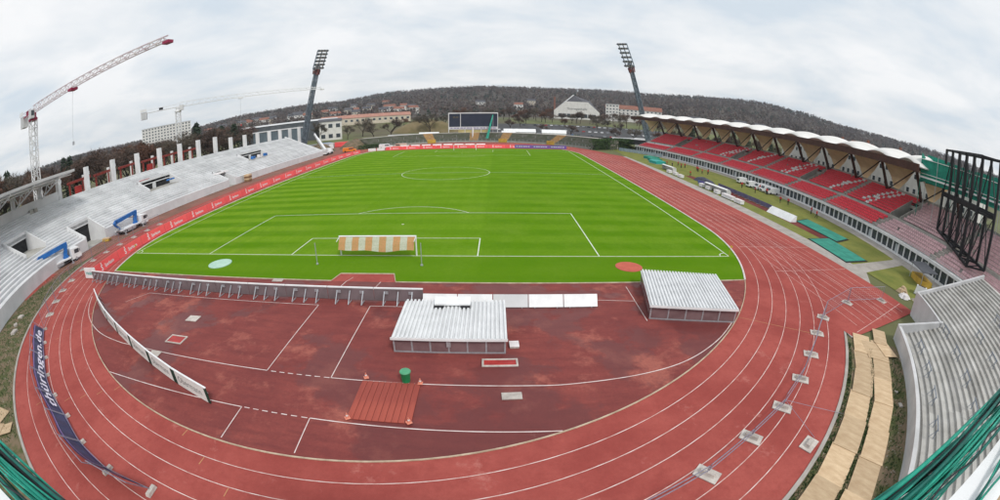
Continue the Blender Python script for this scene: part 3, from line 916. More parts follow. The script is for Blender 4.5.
for i in range(-1, 12):
    yt = 8.2 + 10.1 * i
    T, B = rpt(yt, 10, 12.2), rpt(yt + .8, 13.4, 7.2)
    ob('raking_column', MB().bar(T, B, .42, .55), M_BROWN, cov)
    ob('tie_rod', MB().bar(rpt(yt, 9.9, 12.1), rpt(yt + 10.4, 13.3, 7.3), .17), M_BLACK, cov)
    # tan membrane: from the roof edge down to the foot of the next column
    tri = [rpt(yt + .7, 10.6, 12.18), rpt(yt + 10.0, 10.6, 12.18), rpt(yt + 9.3, 14.2, 7.5), rpt(yt + 8.4, 14.2, 7.5)]
    mid = [tuple(sum(c) / 2 for c in zip(tri[0], tri[3])), tuple(sum(c) / 2 for c in zip(tri[1], tri[2]))]
    mid = [(m_[0] + .5, m_[1], m_[2]) for m_ in mid]
    mbm = MB().add([tri[0], tri[1], mid[1], mid[0], tri[2], tri[3]], [(0, 1, 2, 3), (3, 2, 4, 5)])
    o_ = ob('membrane_panel', mbm, M_TAN, cov)
    sol = o_.modifiers.new('t', 'SOLIDIFY'); sol.thickness = .06

# ------------------------------------------------------------------ old terrace round the near right curve
ter = thing('concrete_terrace', 'weathered grey concrete standing terrace with steps at the lower right', 'terrace')
TER = []
for i in range(31):
    a = math.radians(-74 + 37 * i / 30)
    TER.append((CX + 50.2 * math.cos(a), CY0 + 50.2 * math.sin(a), math.cos(a), math.sin(a)))
T1, T2 = TER, []
M_CONC_TW = mat('terrace_wall', (.60, .60, .61), (.44, .44, .44), .5, .85, .3, .68, 9, .15)
M_CONC_T = mat('terrace_concrete', (.50, .49, .465), (.32, .31, .285), .5, .85, .3, .68, 9, .2); vary(M_CONC_T, .8, 1.08)
for i in range(15):
    a = math.radians(-37 + 7 * i / 14)
    T2.append((CX + 50.2 * math.cos(a), CY0 + 50.2 * math.sin(a), math.cos(a), math.sin(a)))
for q in range(5):
    ob('front_wall', MB().strip(TER[q * 6:q * 6 + 7], 0, .3, -.05, 1.15), M_CONC_TW, ter)
NT = 28
for k in range(NT):
    o_, z_ = .32 + .46 * k, .55 + .155 * k
    for q in range(3):
        seg = list(TER[q * 10:q * 10 + 11])
        ob('concrete_step', MB().strip(seg, o_, o_ + .455, z_ - .3, z_), M_CONC_T, ter)
        # the riser nosing stands slightly proud
    if k >= 9:
        ob('concrete_step', MB().strip(T2, o_ + .0, o_ + .455, z_ - .3, z_), M_CONC_T, ter)
ob('substructure', MB().strip(TER, .3, 13.5, -.05, .25), M_CONC_G, ter)
x, yy, a, b = TER[-1]
tx, ty = b, -a


def slope_wall(name, p, o0, o1, zb0, zb1, parent, w=.3):
    x, yy, a, b = p; tx, ty = -b * w, a * w
    A = (x + a * o0, yy + b * o0); B = (x + a * o1, yy + b * o1)
    return ob(name, MB().hexa([(*A, -.05), (*B, -.05), (B[0] + tx, B[1] + ty, -.05), (A[0] + tx, A[1] + ty, -.05)],
                              [(*A, zb0), (*B, zb1), (B[0] + tx, B[1] + ty, zb1), (A[0] + tx, A[1] + ty, zb0)]), M_CONC_TW, parent)


slope_wall('side_wall', TER[-1], 0, 4.5, 1.2, 2.25, ter)
slope_wall('side_wall', T2[-1], 4.2, 13.2, 2.1, 5.1, ter)
ob('front_wall', MB().strip(T2, 4.1, 4.3, -.05, 2.2), M_CONC_TW, ter)
# crush barriers
cb = MB()
for s_ in (-.55, .55):
    cb.tube((0, s_, 0), (0, s_, .62), .03, 5)
cb.tube((0, -.75, .62), (0, .75, .62), .035, 6)
for s_ in (-.55, .55): cb.tube((-.35, s_, .02), (0, s_, .5), .02, 4)
cbm = cb.mesh('crush_barrier', mat('barrier_paint', (.20, .24, .30), (.14, .17, .22), 3, .5))
for k, rows in enumerate((2, 8, 14, 20, 26)):
    for q in range(10):
        a = math.radians(-70 + 3.7 * q + (1.8 if k % 2 else 0))
        if a > math.radians(-38): continue
        r = 50.2 + .32 + .46 * rows + .25
        put('crush_barrier', cbm, ter, (CX + r * math.cos(a), CY0 + r * math.sin(a), .55 + .155 * rows), a)

# ------------------------------------------------------------------ far terrace
far = thing('far_terrace', 'dark mossy standing terrace curving behind the far goal', 'terrace')
FAR = []
for i in range(57):
    a = math.radians(141 - 115 * i / 56)
    FAR.append((CX + 48.8 * math.cos(a), CY1 + 48.8 * math.sin(a), math.cos(a), math.sin(a)))
for k in range(10):
    ob('mossy_step', MB().strip(FAR, .5 + .85 * k, .5 + .85 * (k + 1) - .002, -.1, .75 + .3 * k), M_CONC_OLD, far)
ob('front_kerb', MB().strip(FAR, .2, .48, -.05, .7), M_CONC_G, far)
ob('crown_path', MB().strip(FAR, 9.0, 13, -.1, 3.5), M_PAVE, far)
vs_, fs_ = [], []
for x, yy, a, b in FAR: vs_ += [(x + a * 13, yy + b * 13, 3.48), (x + a * 24, yy + b * 24, .2), (x + a * 13, yy + b * 13, -.1)]
for i in range(len(FAR) - 1): fs_ += [(i * 3, i * 3 + 1, i * 3 + 4, i * 3 + 3)]
ob('grass_bank', MB().add(vs_, fs_), M_LAWN, far)
for i in range(2, 56, 1):
    x, yy, a, b = FAR[i]
    ob('rail_post', MB().tube((x + a * .1, yy + b * .1, -.02), (x + a * .1, yy + b * .1, 1.5), .05, 5), M_GALV, far)
    if i % 3 == 0: ob('rail_post', MB().tube((x + a * 4, yy + b * 4, 1.5), (x + a * 4, yy + b * 4, 2.9), .05, 5), M_GALV, far)
mb = MB()
for z_ in (.7, 1.1, 1.5):
    pts = [(x + a * .1, yy + b * .1, z_) for x, yy, a, b in FAR]
    for p_, q_ in zip(pts[:-1], pts[1:]): mb.tube(p_, q_, .03, 4)
ob('front_rail', mb, mat('green_rail', (.12, .20, .18), (.08, .15, .13), 2, .6), far)
for i, w in ((14, 1), (31, 1), (43, 1), (24, 0)):
    seg = FAR[i:i + 3]
    st = ob('stair_flight', MB(), M_YELLOW, far) if False else None
    mb = MB()
    for k in range(10): mb.strip(seg, .45 + .85 * k, .45 + .85 * (k + 1), .2 + .3 * k, .83 + .3 * k)
    ob('stair_flight', mb, mat('ochre_stair', (.42, .27, .12), (.30, .19, .09), 1, .9), far)
    if w: ob('stair_gate', MB().strip(seg, -.15, .05, 0, 1.5), M_YELLOW, far)

# ------------------------------------------------------------------ advertising boards round the pitch


class Path:
    def __init__(s, pts):
        s.p = [Vector((x, y, 0)) for x, y in pts]; s.l = [0]
        for a, b in zip(s.p[:-1], s.p[1:]): s.l.append(s.l[-1] + (b - a).length)
        s.len = s.l[-1]

    def at(s, d):
        d = max(0, min(s.len - 1e-6, d))
        for i in range(len(s.p) - 1):
            if d <= s.l[i + 1]:
                t = (d - s.l[i]) / (s.l[i + 1] - s.l[i]); return s.p[i].lerp(s.p[i + 1], t), (s.p[i + 1] - s.p[i]).normalized()


def board_text(txt, h, x, z, depth, m, parent, bold=False, name='lettering'):
    """Flat lettering on a board whose face looks along local -Y (text runs along +X)."""
    v, f, w = text_flat(txt, h, bold)
    return ob(name, MB().add([(x + a, -depth, z + b) for a, b in v], f), m, parent), w


# one red board: face towards local -Y
def red_board(L):
    r = put('advertising_board', None)
    ob('panel', MB().hexa([(0, 0, .02), (L - .06, 0, .02), (L - .06, .06, .02), (0, .06, .02)], [(0, .22, 1.15), (L - .06, .22, 1.15), (L - .06, .28, 1.15), (0, .28, 1.15)]), M_REDB, r)
    for q in (.15, .5, .85):
        ob('strut', MB().bar((L * q, .2, .9), (L * q, .85, .02), .05), M_GALV, r)
    lean = .2 / 1.13
    v, f, w = text_flat('Sparkasse', .42, True)
    ob('lettering', MB().add([(L * .4 + a, lean * (.34 + b) - .012, .34 + b) for a, b in v], f), M_WHITE, r)
    v, f, w = text_flat('S', .66, True)
    vs_ = [(L * .24 + a * 1.15, lean * (.2 + b) - .012, .2 + b) for a, b in v]
    lg = MB().add(vs_, f)
    cx, cz = L * .24 + w * .57, 1.0
    ring = [(cx + .11 * math.cos(2 * PI * i / 12), lean * (cz + .11 * math.sin(2 * PI * i / 12)) - .012, cz + .11 * math.sin(2 * PI * i / 12)) for i in range(12)]
    lg.add(ring, [tuple(range(12))])
    ob('emblem', lg, M_WHITE, r)
    return r


bp_left = Path([(-33.4, -8.2), (-35.0, -3), (-36.4, 4), (-37.0, 11), (-37.6, 30), (-38, 61), (-38.0, 90), (-37, 104), (-34.5, 110.5)])
proto = red_board(6.0)
nb = int(bp_left.len / 6.05)
for i in range(nb):
    o = proto if i == 0 else copy_tree(proto)
    p, t = bp_left.at(i * 6.05); p2, _ = bp_left.at(i * 6.05 + 6); t = (p2 - p).normalized()
    o.location = p; o.rotation_euler = (0, 0, math.atan2(t.y, t.x))
    o['label'] = f'red board with white lettering, {ORD[i]} from the near corner along left touchline'
    o['category'] = 'advertising board'; o['group'] = 'red boards along the left touchline'
bp_far = Path([(-34.0, 112.3), (-27, 113.6), (60, 113.6)])
for i in range(8):
    o = copy_tree(proto)
    p, t = bp_far.at(5.2 + i * 6.05); p2, _ = bp_far.at(5.2 + i * 6.05 + 6); t = (p2 - p).normalized()
    o.location = p; o.rotation_euler = (0, 0, math.atan2(t.y, t.x))
    o['label'] = f'red board with white lettering behind the far goal line, {ORD[i]} from the left'
    o['category'] = 'advertising board'; o['group'] = 'red boards behind the far goal line'
for i in range(2):
    o = thing('advertising_board', 'white board at the far left pitch corner, ' + ['left one of two', 'right one of two'][i], 'advertising board', (-35 + 3.1 * i, 111.4 + .7 * i, 0), .2)
    ob('panel', MB().box(0, 0, .02, 2.8, .06, 1.0), M_WHITE, o)
    for q in (.5, 2.3): ob('strut', MB().bar((q, .06, .8), (q, .7, .02), .05), M_GALV, o)
for i in range(3):
    o = thing('advertising_board', ['pink and purple board right of the red boards behind the far goal', 'middle purple board behind the far goal line', 'rightmost purple board behind the far goal line'][i], 'advertising board', (16.6 + 6.05 * i + .01, 113.6, 0), 0)
    ob('panel', MB().box(0, 0, .02, 5.95, .06, 1.15), [M_PURPLE, M_PURPLE, M_PURPLE][i], o)
    mb = MB()
    for q in range(6): mb.box(.5 + .8 * q, -.012, .45, 1.0 + .8 * q + .1 * (q % 2), -.006, .75)
    ob('lettering', mb, M_SEATW, o, kind='stuff')
    for q in (.8, 5.0): ob('strut', MB().bar((q, .06, .8), (q, .7, .02), .05), M_GALV, o)
# low white covers behind the far boards
for i in range(8):
    o = thing('bench_cover', f'low white cover on the far curve lawn, {ORD[i]} from the left', 'cover', (-25.0 + 4.0 * i, 119.2 + 1.2 * math.sin(i * .35), 0), .05, 'white covers on the far curve')
    ob('panel', MB().hexa([(0, 0, .25), (3.2, 0, .25), (3.2, .1, .25), (0, .1, .25)], [(0, .5, 1.0), (3.2, .5, 1.0), (3.2, .6, 1.0), (0, .6, 1.0)]), M_WHITE, o)
    for q in (.3, 2.9): ob('foot', MB().box(q - .06, 0, 0, q + .06, .9, .26), M_GALV, o)

# small white board with teal lettering at the near corner
o = thing('advertising_board', 'small white board with teal lettering at the near left pitch corner', 'advertising board', (-35.2, -8.9, 0), .12)
ob('panel', MB().box(0, 0, .05, 2.3, .1, 1.25), M_WHITE, o)
board_text('Helaba', .42, .25, .45, .008, M_TEAL, o, True)
for q in (.3, 2.0): ob('strut', MB().bar((q, .1, .9), (q, .8, .02), .05), M_GALV, o)

# barrier of boards seen from behind, across the infield
def back_board(L):
    r = put('board_from_behind', None)
    ob('panel', MB().box(0, .1, .1, L - .04, .15, .98), mat('board_back', (.19, .15, .16), (.13, .105, .11), .8, .6), r)
    ob('top_rail', MB().box(0, .06, .981, L - .04, .2, 1.06), M_WHITE, r)
    for q in (.22, .5, .78):
        ob('strut', MB().bar((L * q, .06, .8), (L * q, -.65, .03), .06), M_GALV, r); ob('foot_bar', MB().bar((L * q, .06, .06), (L * q, -.6, .05), .06), M_GALV, r)
    for q in (.25, .75):
        ob('bracket', MB().box(L * q - .16, .02, .62, L * q + .16, .09, .8), M_GALV, r)
    return r


bb = Path([(-33.2, -9.1), (-24, -9.45), (-14, -9.75), (5.7, -9.85)])
proto = back_board(3.55)
for i in range(11):
    o = proto if i == 0 else copy_tree(proto)
    p, t = bb.at(i * 3.56); p2, _ = bb.at(i * 3.56 + 3.5); t = (p2 - p).normalized()
    o.location = p; o.rotation_euler = (0, 0, math.atan2(t.y, t.x))
    o['label'] = f'board seen from behind with slanted struts, {ORD[i]} from left across the infield'
    o['category'] = 'advertising board'; o['group'] = 'boards seen from behind across the infield'
for i in range(5):
    o = thing('white_board', f'pale board lying tilted behind the ribbed mat cover, {ORD[i]} from the left', 'board', (5.95 + 2.36 * i, -10.15, 0), 0, 'pale boards behind the mat cover')
    m_ = M_ROOFP if i in (2,) else M_WHITE
    ob('panel', MB().hexa([(0, -.4, .12), (2.3, -.4, .12), (2.3, -.34, .1), (0, -.34, .1)], [(0, .12, .82), (2.3, .12, .82), (2.3, .18, .8), (0, .18, .8)]), m_, o)
    for q in (.4, 1.9): ob('strut', MB().bar((q, .12, .72), (q, .5, .02), .05), M_GALV, o); ob('foot', MB().bar((q, -.36, .1), (q, -.36, .012), .05), M_GALV, o)

# white boards with dark green ends on the left of the infield
wb = Path([(-26.9, -13.2), (-23.0, -15.4), (-19, -17.3), (-14.2, -19.2), (-10.4, -20.6), (-6.4, -21.95), (-3.3, -22.85)])
step = wb.len / 7
for i in range(7):
    p, t = wb.at(i * step); p2, _ = wb.at((i + 1) * step); L = (p2 - p).length - .05; t = (p2 - p).normalized()
    o = thing('sponsor_board', f'white board with grey lettering and dark green ends, {ORD[i]} from the far left', 'advertising board', p, math.atan2(t.y, t.x), 'white boards curving across the infield')
    ob('panel', MB().box(.26, 0, .03, L - .22, .05, .98), M_RENDERW, o)
    ob('end_panel', MB().box(0, 0, .03, .255, .05, .98), M_DGREEN, o)
    ob('end_panel', MB().box(L - .215, 0, .03, L, .05, .98), M_DGREEN, o)
    ob('top_rail', MB().box(0, -.03, .982, L, .08, 1.03), M_WHITE, o)
    board_text('Obermann', .42, .5, .32, .006, M_GREYT, o)
    for q in (.25, .75): ob('strut', MB().bar((L * q, .05, .8), (L * q, .55, .02), .05), M_GALV, o)

# ------------------------------------------------------------------ fence with the long navy banner on the left
FEETL = [(-3.0, -29.4), (-6.3, -29.5), (-9.6, -28.9), (-12.8, -27.8), (-16.0, -26.85), (-19.3, -25.5), (-22.2, -23.9), (-25.1, -22.3), (-28.0, -20.5), (-30.9, -18.0), (-33.6, -15.35),
         (-35.9, -12.75), (-37.7, -10.0), (-39.6, -6.5), (-41.2, -3.3), (-41.9, .1), (-42.3, 3.5), (-42.5, 7.0), (-42.7, 10.5), (-42.9, 14.0)]
M_FOOT = mat('foot_concrete', (.52, .48, .44), (.40, .36, .33), 3, .9)
foot_m = MB().hexa([(-.36, -.14, .001), (.36, -.14, .001), (.36, .14, .001), (-.36, .14, .001)], [(-.32, -.11, .16), (.32, -.11, .16), (.32, .11, .16), (-.32, .11, .16)]).mesh('fence_foot', M_FOOT)
slab_m = MB().box(-.55, -.36, .001, .55, .36, .045).mesh('slab', mat('foot_slab', (.56, .52, .48), (.42, .38, .35), 2.5, .9))


def foot(p, ang, fence, slab=True):
    o = put('foot', None, fence, (p[0], p[1], .012), ang)
    if slab:
        put('base_slab', slab_m, o); put('block', foot_m, o, (0, 0, .045))
    else:
        put('block', foot_m, o)


def fence_panel(p, q, fence, H=1.5, wires=True, lean=0):
    p, q = Vector((*p, .22)), Vector((*q, .22)); d = (q - p); L = d.length; d.normalize()
    o = put('mesh_panel', None, fence, p, math.atan2(d.y, d.x))
    o.rotation_euler[0] = -lean
    f = MB()
    for a_, b_ in (((.06, 0, -.12), (.06, 0, H)), ((L - .06, 0, -.12), (L - .06, 0, H)), ((.06, 0, H), (L - .06, 0, H)), ((.06, 0, .05), (L - .06, 0, .05))): f.tube(a_, b_, .024, 5)
    ob('frame', f, M_FENCE, o)
    if wires:
        w = MB(); n = int(L / .3)
        for i in range(1, n): w.tube((L * i / n, 0, .05), (L * i / n, 0, H), .0035, 3, caps=False)
        for i in range(1, 6): w.tube((.06, .008, H * i / 6), (L - .06, .008, H * i / 6), .0035, 3, caps=False)
        ob('wire_mesh', w, M_GALV, o, kind='stuff')


M_FENCE = mat('fence_tube', (.30, .29, .36), (.22, .21, .27), 3, .45, metal=.3)
fence_l = thing('construction_fence', 'thin steel mesh fence on concrete feet curving round the left of the track', 'fence')
for i, p in enumerate(FEETL):
    q = FEETL[min(i + 1, len(FEETL) - 1)]; p0 = FEETL[max(i - 1, 0)]
    a = math.atan2(q[1] - p0[1], q[0] - p0[0])
    foot(p, a + PI / 2, fence_l, slab=i > 8)
BAN = Path(spline(FEETL[:9], 4))
for i in range(len(FEETL) - 1):
    fence_panel(FEETL[i], FEETL[i + 1], fence_l, wires=i > 7, lean=math.radians([38, 46, 48, 48, 48, 48, 48, 48][i]) if i < 8 else 0)
ban = thing('long_banner', 'long navy fabric banner with white lettering hung along the left track fence', 'banner')
N = 120


def ban_pt(d, h, off=0):
    """Point on the leaning banner: d along the fence, h up the cloth, off above the visible face."""
    p, t = BAN.at(d); o_ = Vector((-t.y, t.x, 0)); th = math.radians(30 + 18 * smooth01(d / 8))
    return p + o_ * (h * math.sin(th) - off * math.cos(th)) + Vector((0, 0, .12 + h * math.cos(th) + off * math.sin(th)))


vs_, fs_ = [], []
for i in range(N + 1):
    d = .3 + (BAN.len - .6) * i / N
    for h, w in ((.0, .02), (.4, .02 + .03 * math.sin(i * .9)), (.8, .02 + .03 * math.sin(i * .7 + 1)), (1.22 + .04 * math.sin(i * .45), .02)):
        vs_.append(tuple(ban_pt(d, h, w)))
for i in range(N):
    for j in range(3): fs_.append((i * 4 + j, i * 4 + 4 + j, i * 4 + 5 + j, i * 4 + 1 + j))
o = ob('cloth', MB().add(vs_, fs_), M_NAVY, ban)
o.modifiers.new('t', 'SOLIDIFY').thickness = .012
v, f, w = text_flat('thüringen.de', .66, True, .15)
ob('lettering', MB().add([tuple(ban_pt(11 + (BAN.len - 1.2 - 11) * a_ / w, .28 + b_, .075)) for a_, b_ in v], f), mat('banner_print', (.74, .72, .80), (.66, .62, .76), 2, .5), ban)
mb = MB()
for h0, h1 in ((.04, .12), (1.08, 1.15)):
    mb.add([tuple(ban_pt(.6 + i * .4, hh, .068)) for i in range(66) for hh in (h0, h1)], [(2 * i, 2 * i + 2, 2 * i + 3, 2 * i + 1) for i in range(65)])
ob('print_band', mb, mat('purple_print', (.30, .20, .46), (.22, .13, .38), 2, .5), ban)

# construction fence on the right of the track
FEETR = [(19.2, -26.1), (22.2, -24.5), (25.1, -22.9), (27.85, -20.9), (30.45, -18.7), (33.0, -16.3), (35.5, -14.2), (40.6, -12.2), (45.9, -12.6)]
fence_r = thing('construction_fence', 'thin steel mesh fence on slab feet curving round the right of the track', 'fence')
for i, p in enumerate(FEETR):
    q = FEETR[min(i + 1, len(FEETR) - 1)]; p0 = FEETR[max(i - 1, 0)]
    foot(p, math.atan2(q[1] - p0[1], q[0] - p0[0]) + PI / 2 + .25, fence_r)
foot((25.0, -25.9), .5, fence_r)
for i in range(len(FEETR) - 1):
    fence_panel(FEETR[i], FEETR[i + 1], fence_r, .34 if i < 2 else .6 if i < 3 else 1.2, wires=i > 2)
fence_panel((15.4, -27.6), FEETR[0], fence_r, .34, wires=False)
for q_ in ((25.6, -25.6), (28.6, -24.6)): ob('guy_rope', MB().tube((FEETR[2][0], FEETR[2][1], .5), (*q_, .03), .012, 5), M_FENCE, fence_r)

# ------------------------------------------------------------------ infield objects
def mat_cover(label, loc, rotz, Lx, Ly, H, nr, bench):
    r = thing('mat_cover', label, 'mat cover', loc, rotz)
    # corrugated sheet: trapezoid ribs running front to back
    prof = []
    n = nr
    for i in range(n):
        x = -Lx / 2 - .12 + (Lx + .24) * i / n; w = (Lx + .24) / n
        prof += [(x, 0), (x + w * .38, 0), (x + w * .46, .13), (x + w * .92, .13)]
    prof.append((Lx / 2 + .12, 0))
    vs_, fs_ = [], []
    for x, z_ in prof: vs_ += [(x, -Ly / 2 - .15, H + z_), (x, Ly / 2 + .15, H + .12 + z_)]
    for i in range(len(prof) - 1): fs_.append((2 * i, 2 * i + 2, 2 * i + 3, 2 * i + 1))
    o = ob('ribbed_roof', MB().add(vs_, fs_), M_ROOFC, r); o.modifiers.new('t', 'SOLIDIFY').thickness = .03
    ob('roof_edge', MB().box(-Lx / 2 - .14, -Ly / 2 - .19, H - .05, Lx / 2 + .14, -Ly / 2 - .153, H + .1), M_WHITE, r)
    n = 6 if bench else 5
    for i in range(n):
        x0, x1 = -Lx / 2 + Lx * i / n, -Lx / 2 + Lx * (i + 1) / n
        ob('side_panel', MB().box(x0 + .05, -Ly / 2, .1, x1 - .05, -Ly / 2 + .03, H - .03), M_PLEXI, r)
        ob('side_panel', MB().box(x0 + .05, Ly / 2 - .03, .1, x1 - .05, Ly / 2, H + .05), M_PLEXI, r)
    for i in range(n + 1):
        x = -Lx / 2 + Lx * i / n
        ob('frame_post', MB().box(x - .045, -Ly / 2 - .02, .01, x + .045, -Ly / 2 + .05, H - .02), M_GALV, r)
        ob('frame_post', MB().box(x - .045, Ly / 2 - .05, .01, x + .045, Ly / 2 + .02, H + .08), M_GALV, r)
    for s_ in (-1, 1):
        ob('sill_rail', MB().box(-Lx / 2 - .02, s_ * Ly / 2 - .03, .012, Lx / 2 + .02, s_ * Ly / 2 + .03, .09), M_GALV, r)
        ob('end_panel', MB().box(s_ * Lx / 2 - .02, -Ly / 2 + .06, .1, s_ * Lx / 2 + .02, Ly / 2 - .06, H), M_PLEXI, r)
    if bench:
        ob('latch', MB().box(-.12, -Ly / 2 - .1, .45, .12, -Ly / 2 - .03, .85), M_GALV, r)
    return r


mat_cover('ribbed white mat cover with a white lid lying on it in the middle infield', (8.3, -14.0, .006), .012, 6.1, 4.35, .92, 26, True)
mat_cover('ribbed white mat cover standing askew near the right of the infield', (24.45, -10.1, .006), -.20, 6.1, 5.9, .97, 26, False)
o = thing('white_bench', 'white bench board lying on two dark blocks on the ribbed mat cover', 'bench', (8.2, -12.35, 1.11), .02)
ob('panel', MB().hexa([(-1.1, -.25, .1), (1.1, -.25, .1), (1.1, .38, .16), (-1.1, .38, .16)], [(-1.1, -.25, .2), (1.1, -.25, .2), (1.1, .38, .42), (-1.1, .38, .42)]), M_WHITE, o)
for s_ in (-1, 1): ob('block', MB().box(s_ * .8 - .3, -.42, .0, s_ * .8 + .3, .1, .09), M_BLACK, o)

o = thing('waste_bin', 'round green plastic waste bin with lid standing on the infield', 'bin', (6.45, -19.0, .006)); o.scale = (.86, .86, .9)
ob('drum', MB().lathe([(.22, 0), (.25, .05), (.29, .62), (.30, .66)], 16), M_GREEN, o, smooth=False)
ob('lid', MB().lathe([(.33, .66), (.34, .70), (.30, .75), (.1, .79), (.02, .795)], 16), mat('green_lid', (.10, .36, .20), (.07, .30, .16), 2, .4), o)


def cone(loc, label):
    o = thing('traffic_cone', label, 'traffic cone', (*loc, .09), random.random(), 'cones at the slatted mat corners'); o.scale = (.62, .62, .66)
    ob('base', MB().box(-.2, -.2, 0, .2, .2, .035), M_CONE, o)
    ob('body', MB().lathe([(.14, .035), (.09, .22), (.075, .28), (.03, .46), (.015, .47)], 10), M_CONE, o)
    ob('reflective_band', MB().lathe([(.099, .2), (.078, .29)], 10), M_SEATW, o)


cone((4.35, -18.98), 'orange cone at the far left corner of the slatted mat')
cone((7.2, -19.2), 'orange cone at the far right corner of the slatted mat')
cone((4.3, -22.25), 'orange cone at the near left corner of the slatted mat')
cone((7.15, -22.2), 'orange cone at the near right corner of the slatted mat')
o = thing('slatted_mat', 'square of red slats covering the water jump on the infield', 'slatted cover', (5.72, -20.7, .018), .01)
sl = MB().box(-.14, -1.52, 0, .14, 1.52, .035).mesh('slat', mat('slat_red', (.36, .080, .056), (.26, .054, .042), .7, .8, stretch=(2, .4, 1)))
for i in range(10): put('slat', sl, o, (-1.36 + .302 * i, 0, 0))
# throwing circles and small plates
o = ob('throwing_circle', MB().lathe([(1.32, .0), (1.32, .06), (1.25, .075)], 40), M_MINT, loc=(-16.4, -2.9, .008)); o['label'] = 'pale mint throwing disc on the grass behind the left goal line'; o['category'] = 'disc'
o = ob('throwing_circle', MB().lathe([(1.2, .0), (1.2, .03), (1.15, .035)], 40), mat('red_disc', (.50, .11, .075), (.42, .09, .06), 1.2, .8), loc=(22.2, -2.72, .008)); o['label'] = 'red throwing circle on the grass beside the right goal line'; o['category'] = 'disc'
for (x, yy, sx, sy, fr), lb in (((-11.1, -14.3, .55, .42, 0), 'pale square plate lying on the left infield'), ((-10.9, -19.6, .5, .45, 0), 'pale plate behind the curved white boards'),
                                ((11.65, -20.0, .48, .26, 0), 'pale rectangular plate on the near infield'), ((-7.3, -6.45, .5, .3, 0), 'small white plate on the edge of the pitch')):
    o = ob('cover_plate', MB().box(-sx, -sy, 0, sx, sy, .05), M_FOOT, loc=(x, yy, .012), rotz=.05); o['label'] = lb; o['category'] = 'plate'
for (x, yy, sx, sy), lb in (((-10.4, -17.4, .7, .42), 'red vaulting box with pale rim on the left infield'), ((11.1, -17.1, .85, .26), 'long red box with pale rim in front of the middle mat cover')):
    o = thing('vaulting_box', lb, 'box', (x, yy, .012), .03)
    ob('floor', MB().box(-sx, -sy, 0, sx, sy, .02), M_REDS, o)
    for a_, b_, c_, d_ in ((-sx - .1, -sy - .1, sx + .1, -sy), (-sx - .1, sy, sx + .1, sy + .1), (-sx - .1, -sy, -sx, sy), (sx, -sy, sx + .1, sy)):
        ob('rim', MB().box(a_, b_, 0, c_, d_, .06), M_FOOT, o)
o = thing('step_block', 'small pale box beside the right end of the middle mat cover', 'box', (11.9, -15.3, .01), .05)
ob('body', MB().box(-.25, -.3, 0, .25, .3, .1), M_FOOT, o); ob('lid', MB().box(-.27, -.32, .1, .27, .32, .14), M_SEATW, o)

# ------------------------------------------------------------------ goals


def goal(loc, rotz, label, H, net):
    NS = 11
    r = thing('football_goal', label, 'goal', loc, rotz)
    for s_ in (-1, 1): ob('post', MB().tube((s_ * 3.66, 0, 0), (s_ * 3.66, 0, H), .075, 8), M_WHITE, r)
    ob('crossbar', MB().tube((-3.72, 0, H), (3.72, 0, H), .075, 8), M_WHITE, r)
    for s_ in (-1, 1): ob('stay', MB().tube((s_ * 3.66, 0, H - .03), (s_ * 3.66, -.9, H - .25), .03, 6), M_WHITE, r)
    for k in range(NS):
        x0, x1 = -3.6 + 7.2 * k / NS, -3.6 + 7.2 * (k + 1) / NS
        vs_, fs_ = [], []
        sag = lambda x: .07 * math.sin(x * 1.9) + .10 * math.cos(x * .8)
        for x in (x0, x1 - .004):
            for j in range(7):
                t = j / 6
                vs_.append((x, -.05 - .75 * t, H - .04 - (1.08 + .8 * sag(x)) * t ** 1.4 + .04 * math.sin(t * 9 + x)))
        for j in range(6): fs_.append((j, j + 1, j + 8, j + 7))
        if net: ob('net_strip', MB().add(vs_, fs_), mat('net_orange', (.52, .25, .12), (.34, .24, .09), 9, .9, .3, .7) if k % 2 == 0 else mat('net_pale', (.50, .50, .42), (.34, .38, .26), 9, .9, .3, .7), r)
    return r


goal((0, 0, .01), 0, 'white football goal with orange and white net on the near goal line', 1.85, True)
g2 = goal((0, 105, .01), PI, 'white football goal on the far goal line', 1.85, False)
for s_, lb in ((-5.15, 'thin grey net pole left behind the near goal'), (4.55, 'thin grey net pole right behind the near goal')):
    o = ob('net_pole', MB().tube((0, 0, 0), (0, 0, 2.0), .04, 6).tube((0, 0, 0), (0, 0, .1), .12, 8), M_GALV, loc=(s_, -2.5, .008)); o['label'] = lb; o['category'] = 'pole'
for x, yy, lb in ((34, 0, 'near right'), (-34, 0, 'near left'), (34, 105, 'far right'), (-34, 105, 'far left')):
    o = thing('corner_flag', f'corner flag pole at the {lb} corner of the pitch', 'corner flag', (x, yy, .01))
    ob('pole', MB().tube((0, 0, 0), (0, 0, 1.15), .025, 6), M_YELLOW, o); ob('flag', MB().add([(0, 0, 1.15), (.3, .02, 1.08), (.3, .02, .88), (0, 0, .9), (0, .01, 1.15), (.3, .03, 1.08), (.3, .03, .88), (0, .01, .9)], [(0, 1, 2, 3), (7, 6, 5, 4), (0, 4, 5, 1), (1, 5, 6, 2), (2, 6, 7, 3)]), M_YELLOW, o)

